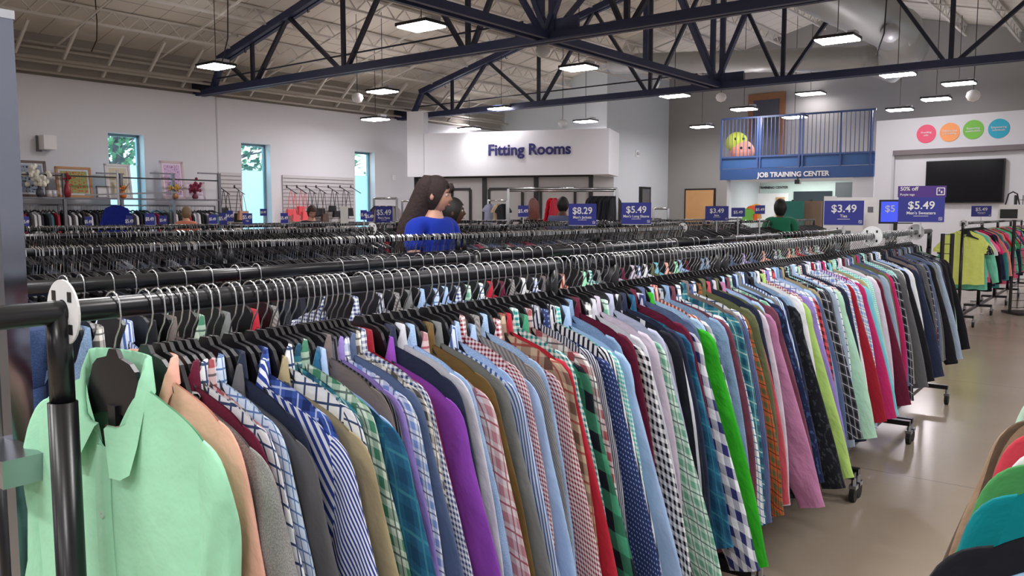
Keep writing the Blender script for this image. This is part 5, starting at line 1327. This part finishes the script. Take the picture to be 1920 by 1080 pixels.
def person(P, yaw, H, skin, shirt, pants, hair, label, headturn=0.0, headtilt=0.0, long=False, armf=(.3, .3), wide=1.0, puff=1.12):
    t = thing('person', label, 'person', (P.x, P.y, 0), yaw); k = H / 1.7
    V = lambda x, y, z: Vector((x * k, y * k, z * k))
    pts = [V(0, 0, .95), V(0, 0, 1.10), V(0, 0, 1.26), V(0, .01, 1.38), V(0, .0, 1.45), V(0, -.01, 1.55)]; ed = [(0, 1), (1, 2), (2, 3), (3, 4), (4, 5)]
    ra = [(.14 * wide, .10), (.125 * wide, .095), (.15 * wide, .10), (.10 * wide, .075), .052, .05]
    def add(p, r, par): pts.append(p); ra.append(r); ed.append((par, len(pts) - 1)); return len(pts) - 1
    for s, af in ((-1, armf[0]), (1, armf[1])):
        a = add(V(s * .175 * wide, .01, 1.39), .052, 3); b = add(V(s * .23 * wide, -.05 * af * 3, 1.12), .042, a); c = add(V(s * .20 * wide, -.10 - .25 * af * 2, 1.06), .030, b)
        h = add(c_ := pts[c] + V(0, -.07, .0), .026, c)
        for q, (dx, ln_) in enumerate(((-.03, .06), (-.01, .075), (.01, .08), (.03, .065))):
            f1 = add(pts[h] + V(dx * .8, -.035, 0), .009, h); f2 = add(pts[f1] + V(dx * .2, -ln_ * .6, -.015), .008, f1); add(pts[f2] + V(0, -ln_ * .3, -.02), .007, f2)
        th = add(pts[c] + V(-s * .035, -.045, 0), .010, c); add(pts[th] + V(-s * .012, -.035, -.008), .009, th)
        l1 = add(V(s * .09, 0, .88), .085, 0); l2 = add(V(s * .10, -.01, .50), .058, l1); l3 = add(V(s * .10, .01, .10), .038, l2); add(V(s * .105, -.12, .04), .036, l3)
    skel('body', pts, ed, [(r[0] * k, r[1] * k) if isinstance(r, tuple) else r * k for r in ra], skin, t)
    # shirt
    sp_ = [V(0, 0, .93), V(0, 0, 1.10), V(0, 0, 1.26), V(0, .01, 1.385), V(0, .0, 1.43)]; se = [(0, 1), (1, 2), (2, 3), (3, 4)]; sr_ = [(.17 * wide, .125), (.148 * wide, .118), (.172 * wide, .122), (.12 * wide, .09), .062]
    for s, af in ((-1, armf[0]), (1, armf[1])):
        sp_ += [V(s * .175 * wide, .01, 1.395), V(s * .215 * wide, -.05 * af * 1.6, 1.22)]; sr_ += [.070, .062]; n0 = len(sp_); se += [(3, n0 - 2), (n0 - 2, n0 - 1)]
    skel('shirt', sp_, se, [(r[0] * k, r[1] * k) if isinstance(r, tuple) else r * k for r in sr_], shirt, t, sub=2)
    pp = [V(0, 0, .98), V(0, 0, .90)]; pe = [(0, 1)]; pr_ = [(.15 * wide, .11), (.155 * wide, .12)]
    for s in (-1, 1):
        pp += [V(s * .09, 0, .82), V(s * .10, -.01, .5), V(s * .10, .01, .10)]; n0 = len(pp); pe += [(1, n0 - 3), (n0 - 3, n0 - 2), (n0 - 2, n0 - 1)]; pr_ += [.10, .075, .058]
    skel('trousers', pp, pe, [(r[0] * k, r[1] * k) if isinstance(r, tuple) else r * k for r in pr_], pants, t)
    for s in (-1, 1): MB().ball((s * .10 * k, -.07 * k, .04), .06, 12, (.8, 2.0, .65)).build('shoe', M['rubber'], t, True)
    e = headmesh(k * .98).build('head', skin, t, True); e.location = V(0, -.02, 1.59); e.rotation_euler = (headtilt, 0, headturn)
    MB().ball((0, 0, 0), .018 * k, 8, (.5, 1, 1.6)).ball((0, 0, 0), .01 * k, 6).build('ear', skin, e, True).location = (.073 * k, .008 * k, -.005 * k)
    MB().ball((0, 0, 0), .018 * k, 8, (.5, 1, 1.6)).build('ear', skin, e, True).location = (-.073 * k, .008 * k, -.005 * k)
    for s in (-1, 1):
        MB().ball((s * .03 * k, -.077 * k, .010 * k), .011 * k, 10).build('eye', mat('eye_white', (220, 216, 210), .3), e, True)
        MB().ball((s * .031 * k, -.086 * k, .010 * k), .0048 * k, 8).build('iris', M['trimb'], e, True)
        MB().tube([(s * .016 * k, -.094 * k, .028 * k), (s * .032 * k, -.091 * k, .032 * k), (s * .048 * k, -.080 * k, .027 * k)], .0028 * k, 6).build('eyebrow', hair, e, True)
    MB().ball((0, -.096 * k, -.052 * k), .012 * k, 10, (1.8, .6, .55)).build('mouth', mat('lips', (170, 92, 84), .5), e, True)
    hm = hairmesh(scale=k * .98, puff=puff).build('hair', hair, e, True)
    if long:
        q = MB(); q.tube([V(0, .01, .10), V(0, .03, .085), V(0, .05, .04), V(0, .075, -.03), V(0, .105, -.12), V(0, .14, -.22), V(0, .165, -.32), V(0, .175, -.42)], [.03 * k, .066 * k, .08 * k, .078 * k, .078 * k, .08 * k, .066 * k, .02 * k], 18)
        q.build('long_hair', hair, e, True)
        q = MB()
        for s in (-1, 1): q.tube([V(s * .03, -.09, .085), V(s * .035, -.106, .055), V(s * .045, -.098, .025)], [.012 * k, .012 * k, .004 * k], 8)
        q.build('fringe', hair, e, True)
    return t
hdark = mat('dark_brown_hair', (46, 32, 32), .8, 0, .35, 40, .6); hbrown = mat('brown_hair', (96, 72, 54), .5, 0, .2, 60); hblk = mat('black_hair', (26, 22, 24), .6, 0, .2, 60)
P = at_y(812, 440, 5.15)
w = person(P, .95, 1.63, skinm, fabric('solid', (24, 50, 160)), fabric('solid', (40, 44, 60)), hdark, 'woman with long dark ponytail in a royal blue T-shirt, facing right', headturn=.55, headtilt=.12, long=True, wide=1.0)
P = at_y(845, 440, 6.4)
person(P, 1.7, 1.52, skind, fabric('solid', (60, 50, 60)), fabric('solid', (40, 44, 60)), hblk, 'person half hidden behind the woman in blue', wide=.9)
P = at_y(1054, 440, 11.4)
person(P, 2.6, 1.62, skind, fabric('solid', (96, 104, 140)), fabric('solid', (40, 44, 60)), hblk, 'person in a grey-blue shirt left of the jackets sign', wide=.95)
P = at_y(350, 440, 13.5)
person(P, 2.9, 1.50, skinm, fabric('solid', (226, 140, 116)), fabric('solid', (60, 60, 70)), mat('grey_brown_hair', (132, 112, 84), .6, 0, .2, 60), 'person in an orange top seen from behind below the lilac picture', wide=1.0)
P = at_y(585, 440, 12.5)
person(P, .5, 1.52, skinm, fabric('solid', (70, 60, 66)), fabric('solid', (60, 60, 70)), mat('short_dark_hair', (62, 48, 44), .6, 0, .2, 60), 'person with short brown hair looking down below the coral handbags', headtilt=.5, wide=1.0)
P = at_y(1462, 440, 12)
person(P, 3.0, 1.58, skind, fabric('floral', (40, 120, 90), (200, 60, 80)), fabric('solid', (60, 60, 70)), hblk, 'person with curly dark hair and a patterned top left of the ties sign', wide=1.1, puff=1.35)
print('hangers', HC[0], 'objects', len(bpy.data.objects))
